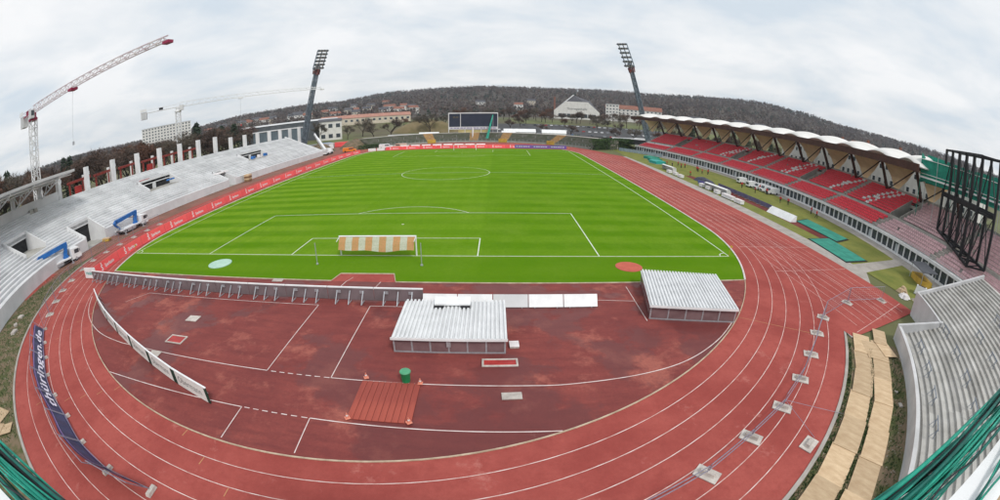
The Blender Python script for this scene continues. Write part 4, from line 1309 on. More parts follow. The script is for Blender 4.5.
# ------------------------------------------------------------------ plywood sheets, site clutter, near railing
PLY = []
for row, (r0, w, angs) in enumerate(((46.42, 1.5, [-70.5 + 3.42 * i for i in range(10)]), (48.22, 1.45, [-70 + 3.3 * i for i in range(10)]))):
    for i, a in enumerate(angs):
        a = math.radians(a); r = r0 + random.uniform(-.06, .06) + (.25 if row == 0 and i > 6 else 0)
        o = ob('plywood_sheet', MB().box(-w / 2, -1.46, 0, w / 2, 1.46, .03), M_PLY, loc=(CX + r * math.cos(a), CY0 + r * math.sin(a), .008 + .034 * (i % 2)), rotz=a + random.uniform(-.06, .06))
        o['label'] = f'plywood sheet on the dirt by the right track edge, {["inner", "outer"][row]} row, {ORD[i]} from near end'
        o['category'] = 'plywood sheet'; o['group'] = 'plywood sheets laid by the track'
for i, (x, yy, rz) in enumerate(((36.4, -19.6, -.5), (37.9, -19.9, -.35), (38.8, -18.4, -.75))):
    o = ob('plywood_sheet', MB().box(-.62, -1.25, 0, .62, 1.25, .03), M_PLY, loc=(x, yy, .05 + .035 * i), rotz=rz)
    o['label'] = f'loose plywood sheet at the far end of the boarded strip, {ORD[i]} from left'; o['category'] = 'plywood sheet'; o['group'] = 'plywood sheets laid by the track'
for i, (x, yy, rz, sx, sy) in enumerate(((-20.4, -31.2, .2, 1.3, .7), (-17.9, -31.9, .8, 1.0, .55), (-19.2, -32.6, .5, 1.4, .6))):
    o = ob('plywood_sheet', MB().box(-sx, -sy, 0, sx, sy, .03), M_PLY, loc=(x, yy, .01 + .035 * i), rotz=rz)
    o['label'] = f'broken plywood piece on the dirt at the lower left, {ORD[i]} of three'; o['category'] = 'plywood sheet'
o = thing('red_crate', 'red plastic crate lying on the dirt at the left picture edge', 'crate', (-27.4, -28.6, -.02), .4)
for a_, b_, c_, d_ in ((-.7, -.5, .7, -.42), (-.7, .42, .7, .5), (-.7, -.42, -.62, .42), (.62, -.42, .7, .42)): ob('side', MB().box(a_, b_, .03, c_, d_, .55), M_REDS, o)
ob('base', MB().box(-.7, -.5, 0, .7, .5, .03), M_REDS, o)
for i, (x, yy, sx) in enumerate(((-13.9, -32.9, .45), (-12.6, -33.6, .35), (-13.4, -34.0, .3), (-33.2, -22.6, .5), (-35.0, -21.5, .4), (-36.4, -19.9, .45), (33.6, -25.6, .2), (38.5, -21.6, .25), (34.4, -24.4, .15))):
    o = thing('concrete_block', ['grey concrete block with a hollow on the lower left dirt', 'small grey block beside the hollow block, lower left', 'flat grey block nearest the green net, lower left', 'pale slab fragment on the weedy strip at left', 'middle pale slab fragment on the weedy strip at left', 'far pale slab fragment on the weedy strip at left',
                                 'small pale rubble lump on the dirt below the terrace wall', 'pale rubble lump near the terrace side wall', 'tiny rubble lump beside the outer plywood row'][i], 'concrete block', (x, yy, -.028), i * .7)
    ob('body', MB().hexa([(-sx, -sx * .7, 0), (sx, -sx * .7, 0), (sx, sx * .7, 0), (-sx, sx * .6, 0)], [(-sx * .9, -sx * .65, sx * .4), (sx * .95, -sx * .7, sx * .35), (sx * .9, sx * .6, sx * .42), (-sx * .95, sx * .6, sx * .38)]), M_FOOT, o)
    if i == 0: ob('hollow', MB().box(-.25, -.18, .18, .25, .18, .2), M_DARK, o)  # flat dark plate on top; the recess shade is only its colour

# pale debris and weeds on the dirt strips
mb = MB(); rr = random.Random(5)
for i in range(900):
    a = rr.choice([rr.uniform(3.55, 4.35), rr.uniform(5.05, 5.58)]); r = rr.uniform(45.5, 50); x, yy = CX + r * math.cos(a), CY0 + r * math.sin(a)
    h = rr.uniform(.02, .07); mb.add([(x - h, yy, -.03), (x + h, yy - h, -.03), (x + h * .4, yy + h, -.03), (x, yy, -.03 + h)], [(0, 1, 3), (1, 2, 3), (2, 0, 3)])
ob('gravel', mb, M_SAND, kind='stuff', label='loose stones scattered over the dirt strips beside the track', category='gravel')
mb = MB()
for i in range(5000):
    a = rr.choice([rr.uniform(3.5, 4.35), rr.uniform(5.05, 5.58)]); r = rr.choice([rr.uniform(45.4, 45.65), rr.uniform(47.2, 47.45), rr.uniform(49.0, 50)]) if a > 4.6 else rr.uniform(45.5, 50); x, yy = CX + r * math.cos(a), CY0 + r * math.sin(a)
    h = rr.uniform(.05, .2); d = rr.uniform(0, 6.3); c, s_ = math.cos(d) * .04, math.sin(d) * .04
    mb.add([(x - c, yy - s_, -.03), (x + c, yy + s_, -.03), (x + rr.uniform(-.08, .08), yy + rr.uniform(-.08, .08), h)], [(0, 1, 2)])
ob('weeds', mb, M_HEDGE, kind='stuff', label='low weeds growing on the dirt strips beside the track', category='weeds')

# the viewing platform's front rail, wrapped in bundled green netting
rail = thing('platform_railing', 'near scaffold railing wrapped with bundled green netting and white sheeting in the lower corners', 'railing')
RZ_ = CAM.z - 1.0


def ry(x): return CAM.y + .36 + .052 * (x - CAM.x)


ob('rail_tube', MB().tube((CAM.x - 4, ry(CAM.x - 4), RZ_ - .03), (CAM.x + 4, ry(CAM.x + 4), RZ_ - .03), .024, 8), M_BLACK, rail)
rr = random.Random(9)
for k in range(26):
    pts = []
    ph, base = rr.uniform(0, 6.3), rr.uniform(0, 2 * PI); tw = rr.uniform(.5, 2.2) * rr.choice((-1, 1)); r0 = rr.uniform(.012, .05); drop = rr.uniform(0, .13)
    for i in range(91):
        x = CAM.x - 4 + 8 * i / 90
        an = base + tw * x
        pts.append((x, ry(x) + r0 * math.cos(an) - drop, RZ_ + r0 * math.sin(an) - drop * .45 - .012 * math.sin(x * 3.1 + ph)))
    mb = MB()
    r_ = rr.choice((.005, .006, .008, .011))
    for a_, b_ in zip(pts[:-1], pts[1:]): mb.tube(a_, b_, r_, 5, caps=False)
    ob('net_strand', mb, (M_NETG, M_NETG2, M_NETG, M_NETG3)[k % 4], rail, smooth=True)
ob('white_sheet', MB().add([(CAM.x + x, ry(CAM.x + x) + dy, RZ_ + z_) for x in (.95, 4) for dy, z_ in ((-.42, -.12), (-.19, -.1), (-.19, -.06), (-.42, -.08))], [(0, 1, 5, 4), (1, 2, 6, 5), (2, 3, 7, 6), (3, 0, 4, 7), (0, 3, 2, 1), (4, 5, 6, 7)]), M_WHITE, rail)
ob('white_sheet', MB().add([(CAM.x + x, ry(CAM.x + x) + dy, RZ_ + z_) for x in (-4, -1.45) for dy, z_ in ((-.36, -.12), (-.17, -.1), (-.17, -.06), (-.36, -.08))], [(0, 1, 5, 4), (1, 2, 6, 5), (2, 3, 7, 6), (3, 0, 4, 7), (0, 3, 2, 1), (4, 5, 6, 7)]), M_WHITE, rail)
for k in range(4):
    mb = MB()
    pts = [(CAM.x - 4 + 8 * i / 60, ry(CAM.x - 4 + 8 * i / 60) - .28 + .035 * math.sin(i * .4 + k) - .03 * k, RZ_ - .035 + .01 * math.sin(i * .7 + k)) for i in range(61)]
    for a_, b_ in zip(pts[:-1], pts[1:]): mb.tube(a_, b_, .008, 5, caps=False)
    ob('net_strand', mb, M_NETG if k % 2 else M_NETG2, rail, smooth=True)
for s_ in (-1, 1):
    ob('cable', MB().pipe([(CAM.x + s_ * (.9 + .12 * i), ry(CAM.x + s_ * (.9 + .12 * i)) - .14 + .02 * math.sin(i * 1.3), RZ_ + .02 + .008 * math.sin(i)) for i in range(20)], .005, 5), M_BLACK, rail)
ob('deck', MB().box(CAM.x - 4, CAM.y - 2.2, CAM.z - 1.75, CAM.x + 4, CAM.y + .1, CAM.z - 1.68), M_PLY, rail)
for x in (-3.9, 3.9):
    for yy in (0, -2.1): ob('scaffold_leg', MB().tube((CAM.x + x, CAM.y + yy, -.03), (CAM.x + x, CAM.y + yy, CAM.z - 1.76), .03, 8), M_GALV, rail)

# ------------------------------------------------------------------ black steel frame and green-netted platform at the near end of the right stand
fr = thing('steel_frame', 'tall black steel lattice frame standing on the near end of the right stand', 'steel frame')
Pb = [Vector((64.3, -13.8, 3.45)), Vector((72.7, -2.9, 4.9)), Vector((71.5, -6.3, 4.65)), Vector((64.0, -17.0, 4.05))]


def lerp(a, b, t): return a + (b - a) * t


def top(p, z): return Vector((p.x, p.y, z))


for side, (a_, b_) in enumerate(((Pb[0], Pb[1]), (Pb[3], Pb[2]))):
    n = 5
    for i in range(n + 1):
        p = lerp(a_, b_, i / n); ob('upright', MB().bar(p, top(p, 16.4), .36), M_BLACK, fr)
    for z_, w in ((10.2, .5), (16.3, .3)):
        ob('ledger', MB().bar(top(a_, z_), top(b_, z_), .3, w), M_BLACK, fr)
    ob('ledger', MB().bar(a_, b_, .3), M_BLACK, fr)
    for i in range(n):
        p, q = lerp(a_, b_, i / n), lerp(a_, b_, (i + 1) / n)
        for z0, z1 in ((p.z, 10.2), (10.2, 16.3)):
            if (i + side) % 2: ob('brace', MB().bar(top(p, z0), top(q, z1), .12), M_BLACK, fr)
            else: ob('brace', MB().bar(top(q, z0), top(p, z1), .12), M_BLACK, fr)
n = 5
for i in range(n + 1):
    p, q = lerp(Pb[0], Pb[1], i / n), lerp(Pb[3], Pb[2], i / n)
    for z_ in (None, 10.2, 16.3):
        ob('tie', MB().bar(p if z_ is None else top(p, z_), q if z_ is None else top(q, z_), .22), M_BLACK, fr)
    ob('brace', MB().bar(p, top(q, 10.2), .1), M_BLACK, fr)
nb_ = 8
mb = MB()
for i in range(nb_):
    p, q = lerp(Pb[0], Pb[1], i / nb_), lerp(Pb[3], Pb[2], (i + 1) / nb_); ob('brace', MB().bar(p, q, .12), M_BLACK, fr)
ob('catwalk', MB().add([tuple(top(Pb[0], 10.0)), tuple(top(Pb[1], 10.0)), tuple(top(Pb[2], 10.0)), tuple(top(Pb[3], 10.0)), tuple(top(Pb[0], 9.75)), tuple(top(Pb[1], 9.75)), tuple(top(Pb[2], 9.75)), tuple(top(Pb[3], 9.75))],
                       [(0, 1, 2, 3), (7, 6, 5, 4), (0, 4, 5, 1), (1, 5, 6, 2), (2, 6, 7, 3), (3, 7, 4, 0)]), M_BLACK, fr)

gb = thing('netted_platform', 'green netted scaffold platform with white rails at the near end of the roof', 'platform')
A, B = Vector((71.2, 1.4, 0)), Vector((76.5, -16.5, 0))
d = (B - A).normalized(); n_ = Vector((d.y, -d.x, 0))
if n_.x > 0: n_ = -n_
A2, B2 = A - n_ * 4, B - n_ * 4
M_NETP = mat('net_sheet', (.02, .27, .19), (.012, .18, .13), 1.2, .7)
for name, p, q in (('net_sheet', A, B), ('net_sheet', A2, A), ('net_sheet', B2, A2)):
    ob(name, MB().hexa([(p.x, p.y, 10.9), (q.x, q.y, 10.6), (q.x + .06, q.y + .06, 10.6), (p.x + .06, p.y + .06, 10.9)], [(p.x, p.y, 14.1), (q.x, q.y, 15.0), (q.x + .06, q.y + .06, 15.0), (p.x + .06, p.y + .06, 14.1)]), M_NETP, gb)
ob('deck', MB().add([(A.x, A.y, 11.0), (B.x, B.y, 11.0), (B2.x, B2.y, 11.0), (A2.x, A2.y, 11.0), (A.x, A.y, 11.19), (B.x, B.y, 11.19), (B2.x, B2.y, 11.19), (A2.x, A2.y, 11.19)], [(3, 2, 1, 0), (4, 5, 6, 7), (0, 1, 5, 4), (1, 2, 6, 5), (2, 3, 7, 6), (3, 0, 4, 7)]), M_GREENM, gb)
for i in range(7):
    p = lerp(A, B, i / 6) + n_ * .1; ob('standard', MB().tube((p.x, p.y, 5.6), (p.x, p.y, 15.0 if i % 2 else 14.6), .06, 6), M_GALV if i % 2 else M_GREENM, gb)
for z_ in (12.0, 14.1): ob('guard_rail', MB().tube((A.x + n_.x * .12, A.y + n_.y * .12, z_), (B.x + n_.x * .12, B.y + n_.y * .12, z_), .05, 6), M_WHITE, gb)
ob('toe_board', MB().bar((A.x + n_.x * .14, A.y + n_.y * .14, 11.5), (B.x + n_.x * .14, B.y + n_.y * .14, 11.5), .05, .25), M_WHITE, gb)
for i in range(3):
    p = lerp(A2, B2, i / 2); ob('standard', MB().tube((p.x, p.y, 6.5), (p.x, p.y, 14.5), .06, 6), M_GALV, gb)

# ------------------------------------------------------------------ right edge: mats, dug-outs, shelter, people
for lb, q in (('green landing mat nearest the track with dark border', [(51.4, 6.9), (50.4, -2.4), (55.2, -2.2), (56.3, 7.4)]), ('farther green landing mat by the lawn with dark border', [(56.7, 16.5), (56.4, 5.4), (60.6, 6.8), (60.9, 18.2)])):
    o = thing('landing_mat', lb, 'mat', (0, 0, .006))
    c = Vector((sum(p[0] for p in q) / 4, sum(p[1] for p in q) / 4))
    ins = [tuple(c + (Vector(p) - c) * .93) for p in q]
    ob('border', MB().prism(q, 0, .05), M_BLACK, o); ob('pad', MB().prism(ins, .05, .09), M_GREENM, o)
    a_, b_, c_, d_ = [Vector(p) for p in ins]
    for t in (.5,): ob('seam', MB().ribbon([tuple(a_.lerp(d_, t)), tuple(b_.lerp(c_, t))], .12, .095), mat('mat_seam', (.02, .18, .13), None, 1, .8), o)


def dugout(loc, rz, L, label):
    o = thing('team_shelter', label, 'shelter', loc, rz)
    # curved white shell opening towards local -X
    prof = [(-.6, 1.15), (-.1, 1.28), (.35, 1.15), (.55, .8), (.6, .03)]
    n = len(prof); vs_, fs_ = [], []
    for yy in (0, L):
        for x, z_ in prof: vs_.append((x, yy, z_))
    for i in range(n - 1): fs_.append((i, i + 1, n + i + 1, n + i))
    s_ = ob('shell', MB().add(vs_, fs_), M_WHITE, o); s_.modifiers.new('t', 'SOLIDIFY').thickness = .05
    for yy in (0.03, L - .03): ob('end_panel', MB().add([(x, yy, z_) for x, z_ in prof] + [(-.35, yy, .03)], [tuple(range(n + 1))]), M_ROOFP, o)
    ob('bench', MB().box(.05, .1, .25, .45, L - .1, .33), M_GALV, o)
    for k in range(int(L / .6)): ob('seat', MB().box(.08, .2 + .6 * k, .33, .42, .62 + .6 * k, .38), M_SEATW, o)


dugout((54.0, 62.5, .002), .06, 6.5, 'white team shelter, far one beside the track')
dugout((53.2, 33.5, .002), .1, 8, 'long white team shelter near the middle of the right touchline')
for i, (x, yy, L) in enumerate(((52.0, 61, 1.6), (52.2, 57.6, 1.6), (52.0, 54, 1.8), (51.9, 42.5, 1.3), (51.9, 39.5, 1.3), (51.8, 35.6, 1.4), (51.8, 31.2, 3.6), (51.9, 27.4, 2.2))):
    o = thing('bench_box', f'small white box at the right track edge, {ORD[i]} from the far end', 'box', (x, yy, .002), .06, 'white boxes along the right track edge')
    ob('body', MB().box(-.4, -L / 2, .08, .4, L / 2, .62), M_WHITE, o); ob('lid', MB().box(-.44, -L / 2 - .04, .62, .44, L / 2 + .04, .7), M_SEATW, o); ob('plinth', MB().box(-.3, -L / 2 + .1, 0, .3, L / 2 - .1, .08), M_DARK, o)
o = thing('white_cover', 'long white wedge cover beside the far green mat', 'cover', (55.4, 18.9, .002), .05)
ob('body', MB().prism_y([(-.7, 0), (.7, 0), (.7, .95), (.45, 1.0)], -3.3, 3.3), M_WHITE, o); ob('end_cap', MB().box(-.1, 3.31, .05, .6, 3.35, .75), M_ROOFP, o)
for i in range(5):
    o = thing('blue_board', f'dark blue board along the run-up strip, {ORD[i]} from the near end', 'advertising board', (56.6 - .02 * i, 23.3 + 4.1 * i, .002), PI / 2 + .0, 'blue boards along the run-up strip')
    ob('panel', MB().box(0, .0, .1, 4.0, .05, .85), mat('slate_blue', (.12, .12, .22), (.08, .08, .16), .8, .5), o)
    for q in (.6, 2, 3.4): ob('strut', MB().bar((q, 0, .7), (q, -.45, .02), .05), M_SEATW, o)
    for q in (.7, 3.3): ob('foot', MB().box(q - .05, -.4, 0, q + .05, .3, .06), M_GALV, o)
o = thing('equipment_pile', 'dark tarpaulin heap with purple board beside the white shelters', 'tarpaulin heap', (55.6, 48.8, .002), .1)
ob('heap', MB().add([(-1.2, -3, 0), (1.2, -3.2, 0), (1.4, 3, 0), (-1, 3.2, 0), (-.6, -2.2, .8), (.7, -2.4, .7), (.8, 2.2, .95), (-.5, 2.4, .75), (0, 0, 1.15)], [(0, 1, 5, 4), (1, 2, 6, 5), (2, 3, 7, 6), (3, 0, 4, 7), (4, 5, 8), (5, 6, 8), (6, 7, 8), (7, 4, 8)]), mat('dark_tarp', (.05, .055, .09), (.03, .03, .05), 1.5, .5), o)
ob('board', MB().box(-2.6, -5.5, .02, -2.5, -1.5, .75), M_PURPLE, o)
for i, (x, yy, c) in enumerate(((57.5, 86, 0), (56.2, 80.5, 1), (58.6, 92, 0))):
    o = thing('mat_stack', ['green covered mat stack on the right lawn, middle one', 'green covered mat stack nearest the far shelter', 'green covered mat stack farthest along the right lawn'][i], 'mat stack', (x, yy, -.008), .15 * i)
    ob('cover', MB().prism_y([(-1.6, .0), (1.6, 0), (1.6, .75), (1.3, .9), (-1.3, .9), (-1.6, .75)], -2.2, 2.2), M_NETP if c == 0 else M_TEAL, o); ob('base', MB().box(-1.7, -2.3, 0, 1.7, 2.3, .08), M_GALV, o)
o = thing('field_shelter', 'flat dark roofed shelter with yellow posts on the lawn corner', 'shelter', (58.9, -9.6, -.008), -.55)
ob('roof', MB().hexa([(-1.2, -2.3, 1.75), (1.2, -2.3, 1.95), (1.2, 2.3, 1.95), (-1.2, 2.3, 1.75)], [(-1.2, -2.3, 1.83), (1.2, -2.3, 2.03), (1.2, 2.3, 2.03), (-1.2, 2.3, 1.83)]), mat('dark_sheet', (.10, .105, .12), (.07, .075, .085), 2, .6), o)
for x in (-1.0, 1.0):
    for yy in (-2, 2): ob('post', MB().tube((x, yy, 0), (x, yy, 1.78 if x < 0 else 1.94), .05, 6), M_GALV, o)
ob('counter', MB().box(-.8, -1.9, .02, .9, 1.9, .75), M_YELLOW, o)
o = thing('white_machine', 'small white and black machine lying beside the field shelter', 'machine', (54.6, -12.4, -.008), .5)
ob('housing', MB().hexa([(-.7, -.8, .12), (.7, -.8, .05), (.7, .8, .05), (-.7, .8, .12)], [(-.55, -.7, 1.0), (.75, -.7, .8), (.75, .7, .8), (-.55, .7, 1.0)]), M_WHITE, o)
ob('grille', MB().hexa([(-.4, -.5, .985), (.5, -.5, .845), (.5, .5, .845), (-.4, .5, .985)], [(-.4, -.5, 1.0), (.5, -.5, .86), (.5, .5, .86), (-.4, .5, 1.0)]), M_BLACK, o)
for x in (-.45, .5): ob('skid', MB().box(x - .06, -.9, 0, x + .06, .9, .13), M_GALV, o)
for i, (x, yy, sx, sy, m_) in enumerate(((51.9, -11.4, .8, .5, M_PLY), (52.6, -13.6, .6, .7, M_SAND), (53.8, -14.6, .9, .4, M_DARK), (50.7, -12.6, .5, .4, M_SEATW), (56.5, -13.2, .7, .5, M_DIRT))):
    o = thing('debris_pile', ['leaning plywood scrap beside the track corner', 'grey rubble heap beside the white machine', 'black sheeting heap below the white machine', 'small pale bundle at the lawn corner of the track', 'low soil heap under the field shelter'][i], 'debris', (x, yy, -.008), i * .9)
    rr = random.Random(i)
    mb = MB(); n = 9
    for k in range(7):
        a_, b_ = rr.uniform(-sx, sx), rr.uniform(-sy, sy); w, h = rr.uniform(.15, .5), rr.uniform(.1, .5)
        mb.hexa([(a_ - w, b_ - w, 0), (a_ + w, b_ - w, 0), (a_ + w, b_ + w, 0), (a_ - w, b_ + w, 0)], [(a_ - w * .5, b_ - w * .6, h), (a_ + w * .7, b_ - w * .4, h * .8), (a_ + w * .5, b_ + w * .6, h), (a_ - w * .6, b_ + w * .5, h * .9)])
    ob('heap', mb, m_, o, kind='stuff')
for i, (x, yy) in enumerate(((68.0, 52.0), (67.6, 47.0), (68.4, 44.6), (68.6, 42.2), (68.6, 39.8))):
    o = thing('minibus' if i > 1 else 'site_trailer', ['pale trailer parked farthest along the grandstand front', 'white trailer with closed box beside the grandstand front', 'white minibus parked nose out, left of three', 'white minibus parked nose out, middle of three', 'white minibus parked nose out, right of three'][i], 'minibus' if i > 1 else 'trailer', (x, yy, -.004), PI + .05); o.scale = (.8, .85, .9)
    if i < 2:
        ob('box_body', MB().box(-1.3, -.85, .35, 1.6, .85, 1.55), M_WHITE, o); ob('window', MB().box(1.61, -.6, .7, 1.63, .6, 1.2), M_GLASS, o)
    else:
        ob('box_body', MB().prism_y([(-2.2, .25), (2.0, .25), (2.1, .75), (1.55, .85), (1.05, 1.5), (-2.2, 1.52)], -.85, .85), M_WHITE, o)
        ob('windscreen', MB().hexa([(1.52, -.7, .9), (1.58, -.7, .9), (1.58, .7, .9), (1.52, .7, .9)], [(1.08, -.65, 1.45), (1.14, -.65, 1.45), (1.14, .65, 1.45), (1.08, .65, 1.45)]), M_GLASS, o)
        ob('grille', MB().box(2.06, -.5, .4, 2.12, .5, .7), M_DARK, o)
    for a_ in (-1.2, 1.1):
        for s_ in (-.82, .82): ob('wheel', MB().tube((a_, s_ - .08, .26), (a_, s_ + .08, .26), .26, 10), M_TYRE, o)


def person_mesh(pose, shirt):
    """One continuous skinned body, materials by body region. Pose offsets in metres, height about 1.75."""
    V = {'pel': (0, 0, .93), 'waist': (0, 0, 1.08), 'chest': (0, .01, 1.32), 'neck': (0, .02, 1.48), 'head': (0, .03, 1.62), 'crown': (0, .03, 1.72),
         'ls': (-.2, .01, 1.40), 'rs': (.2, .01, 1.40), 'le': (-.26, .02, 1.13), 're': (.26, .02, 1.13), 'lh': (-.25, .1, .88), 'rh': (.25, .1, .88),
         'lhp': (-.11, 0, .80), 'rhp': (.11, 0, .80), 'lk': (-.11, .02, .48), 'rk': (.11, .02, .48), 'la': (-.12, 0, .08), 'ra': (.12, 0, .08), 'lt': (-.13, .17, .04), 'rt': (.13, .17, .04)}
    V.update(pose)
    E_ = [('pel', 'waist'), ('waist', 'chest'), ('chest', 'neck'), ('neck', 'head'), ('head', 'crown'), ('chest', 'ls'), ('chest', 'rs'), ('ls', 'le'), ('rs', 're'), ('le', 'lh'), ('re', 'rh'),
          ('pel', 'lhp'), ('pel', 'rhp'), ('lhp', 'lk'), ('rhp', 'rk'), ('lk', 'la'), ('rk', 'ra'), ('la', 'lt'), ('ra', 'rt')]
    Rr = {'pel': .12, 'waist': .125, 'chest': .135, 'neck': .06, 'head': .105, 'crown': .08, 'ls': .075, 'rs': .075, 'le': .05, 're': .05, 'lh': .04, 'rh': .04, 'lhp': .085, 'rhp': .085, 'lk': .07, 'rk': .07, 'la': .05, 'ra': .05, 'lt': .045, 'rt': .045}
    ks = list(V); me = bpy.data.meshes.new('p'); me.from_pydata([V[k] for k in ks], [(ks.index(a), ks.index(b)) for a, b in E_], [])
    o = bpy.data.objects.new('p', me); COL.objects.link(o)
    md = o.modifiers.new('s', 'SKIN'); sd = o.modifiers.new('d', 'SUBSURF'); sd.levels = sd.render_levels = 1
    for i, k in enumerate(ks):
        me.skin_vertices[0].data[i].radius = (Rr[k], Rr[k]); me.skin_vertices[0].data[i].use_root = k == 'pel'
    dg = bpy.context.evaluated_depsgraph_get()
    m2 = bpy.data.meshes.new_from_object(o.evaluated_get(dg)); bpy.data.objects.remove(o)
    m2.materials.clear()
    for m_ in (M_TROUS, shirt, M_SKIN, M_HAIR): m2.materials.append(m_)
    for p in m2.polygons:
        z_ = p.center.z; x = abs(p.center.x)
        hand = any((p.center - Vector(V[h])).length < .09 for h in ('lh', 'rh'))
        p.material_index = 2 if hand else (0 if z_ < .97 and x < .22 else 3 if z_ > 1.64 or (z_ > 1.54 and p.center.y < .0) else 2 if z_ > 1.49 else 1)
        p.use_smooth = True
    for v in m2.vertices: v.co.z *= .8
    return m2


WALK = {'lk': (-.1, .16, .5), 'la': (-.11, .1, .1), 'lt': (-.11, .27, .06), 'rk': (.11, -.04, .48), 'ra': (.11, -.26, .14), 'rt': (.11, -.13, .04), 'lh': (-.24, -.14, .92), 'rh': (.24, .24, .95), 'le': (-.26, -.08, 1.14), 're': (.26, .04, 1.14)}
BEND = {'rh': (.22, .3, 1.15), 're': (.27, .1, 1.12), 'lh': (-.2, .28, 1.1), 'le': (-.27, .08, 1.12)}
PM = [person_mesh({}, M_SHIRT), person_mesh(WALK, M_SHIRT), person_mesh(BEND, M_SHIRT), person_mesh({}, M_SHIRTB), person_mesh(WALK, M_SHIRTG)]
PPL = [(58.3, 78.1, 0), (58.2, 74.0, 3), (61.6, 77.5, 1), (60.6, 73.1, 2), (62.1, 73.8, 0), (56.3, 57.8, 1), (65.9, 73.5, 3), (62.9, 66.8, 2), (63.4, 68.5, 0), (62.4, 63.3, 1), (64.0, 63.0, 0), (64.8, 64.4, 4),
       (63.5, 44.9, 1), (63.7, 39.6, 0), (66.2, 38.5, 2), (66.8, 39.4, 1), (67.6, 43.4, 0), (64.0, 30.5, 1), (65.0, 29.1, 0), (65.7, 22.4, 2), (64.5, 19.5, 1)]
PPL.sort(key=lambda p: p[1])
WHO = ['person in red top and dark trousers standing', 'person in red top and dark trousers walking', 'person in red top with forearms raised', 'person in dark clothing standing', 'person in green top walking']
for i, (x, yy, k) in enumerate(PPL):
    o = put('person', PM[k], None, (x, yy, -.008), random.uniform(0, 6.3)); o['label'] = f'{WHO[k]} on the right lawn, {ORD[i]} from near end'; o['category'] = 'person'; o['group'] = 'people on the right lawn'

# ------------------------------------------------------------------ lift trucks on the left


def lift_truck(label, loc, rz):
    o = thing('lift_truck', label, 'lift truck', loc, rz)        # nose towards +X
    ob('chassis', MB().box(-3.6, -.75, .42, 3.3, .75, .62), M_BLACK, o)
    ob('flatbed', MB().box(-3.7, -1.05, .63, 1.55, 1.05, .82), M_WHITE, o)
    ob('tool_locker', MB().box(-2.2, -1.04, .25, 0, -.76, .6), M_GALV, o); ob('tool_locker', MB().box(-2.2, .76, .25, 0, 1.04, .6), M_GALV, o)
    c = ob('cab', MB().prism_y([(1.75, .35), (3.55, .35), (3.6, .95), (3.25, 1.75), (1.75, 1.8)], -1.0, 1.0), M_WHITE, o)
    ob('windscreen', MB().hexa([(3.57, -.85, 1.0), (3.62, -.85, 1.0), (3.62, .85, 1.0), (3.57, .85, 1.0)], [(3.28, -.8, 1.66), (3.33, -.8, 1.66), (3.33, .8, 1.66), (3.28, .8, 1.66)]), M_GLASS, c)
    for s_ in (-1, 1):
        ob('side_window', MB().box(2.3, s_ * 1.005 - .01, 1.05, 3.15, s_ * 1.005 + .01, 1.6), M_GLASS, c)
        ob('mirror', MB().box(3.2, s_ * 1.15 - .06, 1.2, 3.28, s_ * 1.15 + .06, 1.55), M_BLACK, c)
        ob('headlight', MB().box(3.59, s_ * .7 - .15, .55, 3.62, s_ * .7 + .15, .72), M_SEATW, c)
    for x in (-2.6, -1.6, 2.5):
        for s_ in (-1, 1):
            w = ob('wheel', MB().tube((x, s_ * .85 - .14, .4), (x, s_ * .85 + .14, .4), .42, 14), M_TYRE, o)
            ob('rim', MB().tube((x, s_ * 1.0 - .01, .4), (x, s_ * 1.0 + .01, .4), .2, 10), M_GALV, w)
    ob('turret', MB().lathe([(.55, .82), (.55, 1.05), (.4, 1.1), (.35, 1.5)], 14, (.9, 0, 0)), M_BLUE, o)
    ob('mast_arm', MB().bar((.9, 0, 1.3), (1.2, 0, 2.55), .55, .6), M_BLUE, o)
    ob('boom', MB().bar((1.5, .0, 2.6), (-4.1, 0, 2.25), .5, .58), M_BLUE, o); ob('boom_ram', MB().bar((.9, 0, 1.9), (-1.0, 0, 2.2), .18), M_GALV, o)
    ob('boom_tip', MB().bar((-3.9, 0, 2.3), (-4.45, 0, 1.9), .5, .55), M_BLUE, o)
    ob('jib', MB().bar((-4.35, 0, 1.85), (-3.2, .0, 1.0), .26, .3), M_BLUE, o)
    b = put('basket', None, o)
    for z_ in (.85, 1.25, 1.65):
        pts = [(-3.9, -.55, z_), (-2.7, -.55, z_), (-2.7, .55, z_), (-3.9, .55, z_), (-3.9, -.55, z_)]
        ob('rail', MB().pipe(pts, .03, 5), M_GALV, b)
    for x in (-3.9, -3.3, -2.7):
        for s_ in (-.55, .55): ob('upright', MB().tube((x, s_, .85), (x, s_, 1.65), .025, 5), M_GALV, b)
    ob('floor', MB().box(-3.9, -.55, .825, -2.7, .55, .86), M_GALV, b)
    for x in (-3.2, 1.5):
        for s_ in (-1, 1): ob('outrigger', MB().bar((x, s_ * .7, .5), (x, s_ * 1.5, .45), .14).bar((x, s_ * 1.5, .45), (x, s_ * 1.5, .02), .16).box(x - .25, s_ * 1.5 - .25, 0, x + .25, s_ * 1.5 + .25, .04), M_GALV, o)
    return o


lift_truck('white lift truck with folded blue boom, nearest one below the left stand', (-47.6, -5.6, 0), math.atan2(6.6, 1.4))
lift_truck('white lift truck with folded blue boom beside the tunnel, farther one', (-48.3, 11.8, 0), math.atan2(8.5, -.3))
o = thing('site_skid', 'yellow skid with timber beside the farther lift truck', 'skid', (-48.6, 5.4, 0), .3)
ob('frame', MB().box(-.7, -.5, .05, .7, .5, .4), M_YELLOW, o); ob('timber', MB().box(-.9, -.35, .4, .9, .35, .5), M_PLY, o)
o = thing('timber_crate', 'brown timber crate beside the front cut in the left stand', 'crate', (-48.9, 53.2, 0), .1)
for k in range(4): ob('board', MB().box(-.7, -.9, .05 + .42 * k, .7, .9, .43 + .42 * k), M_PLY if k % 2 else mat('brown_board', (.26, .15, .08), (.19, .11, .06), 1, .9), o)


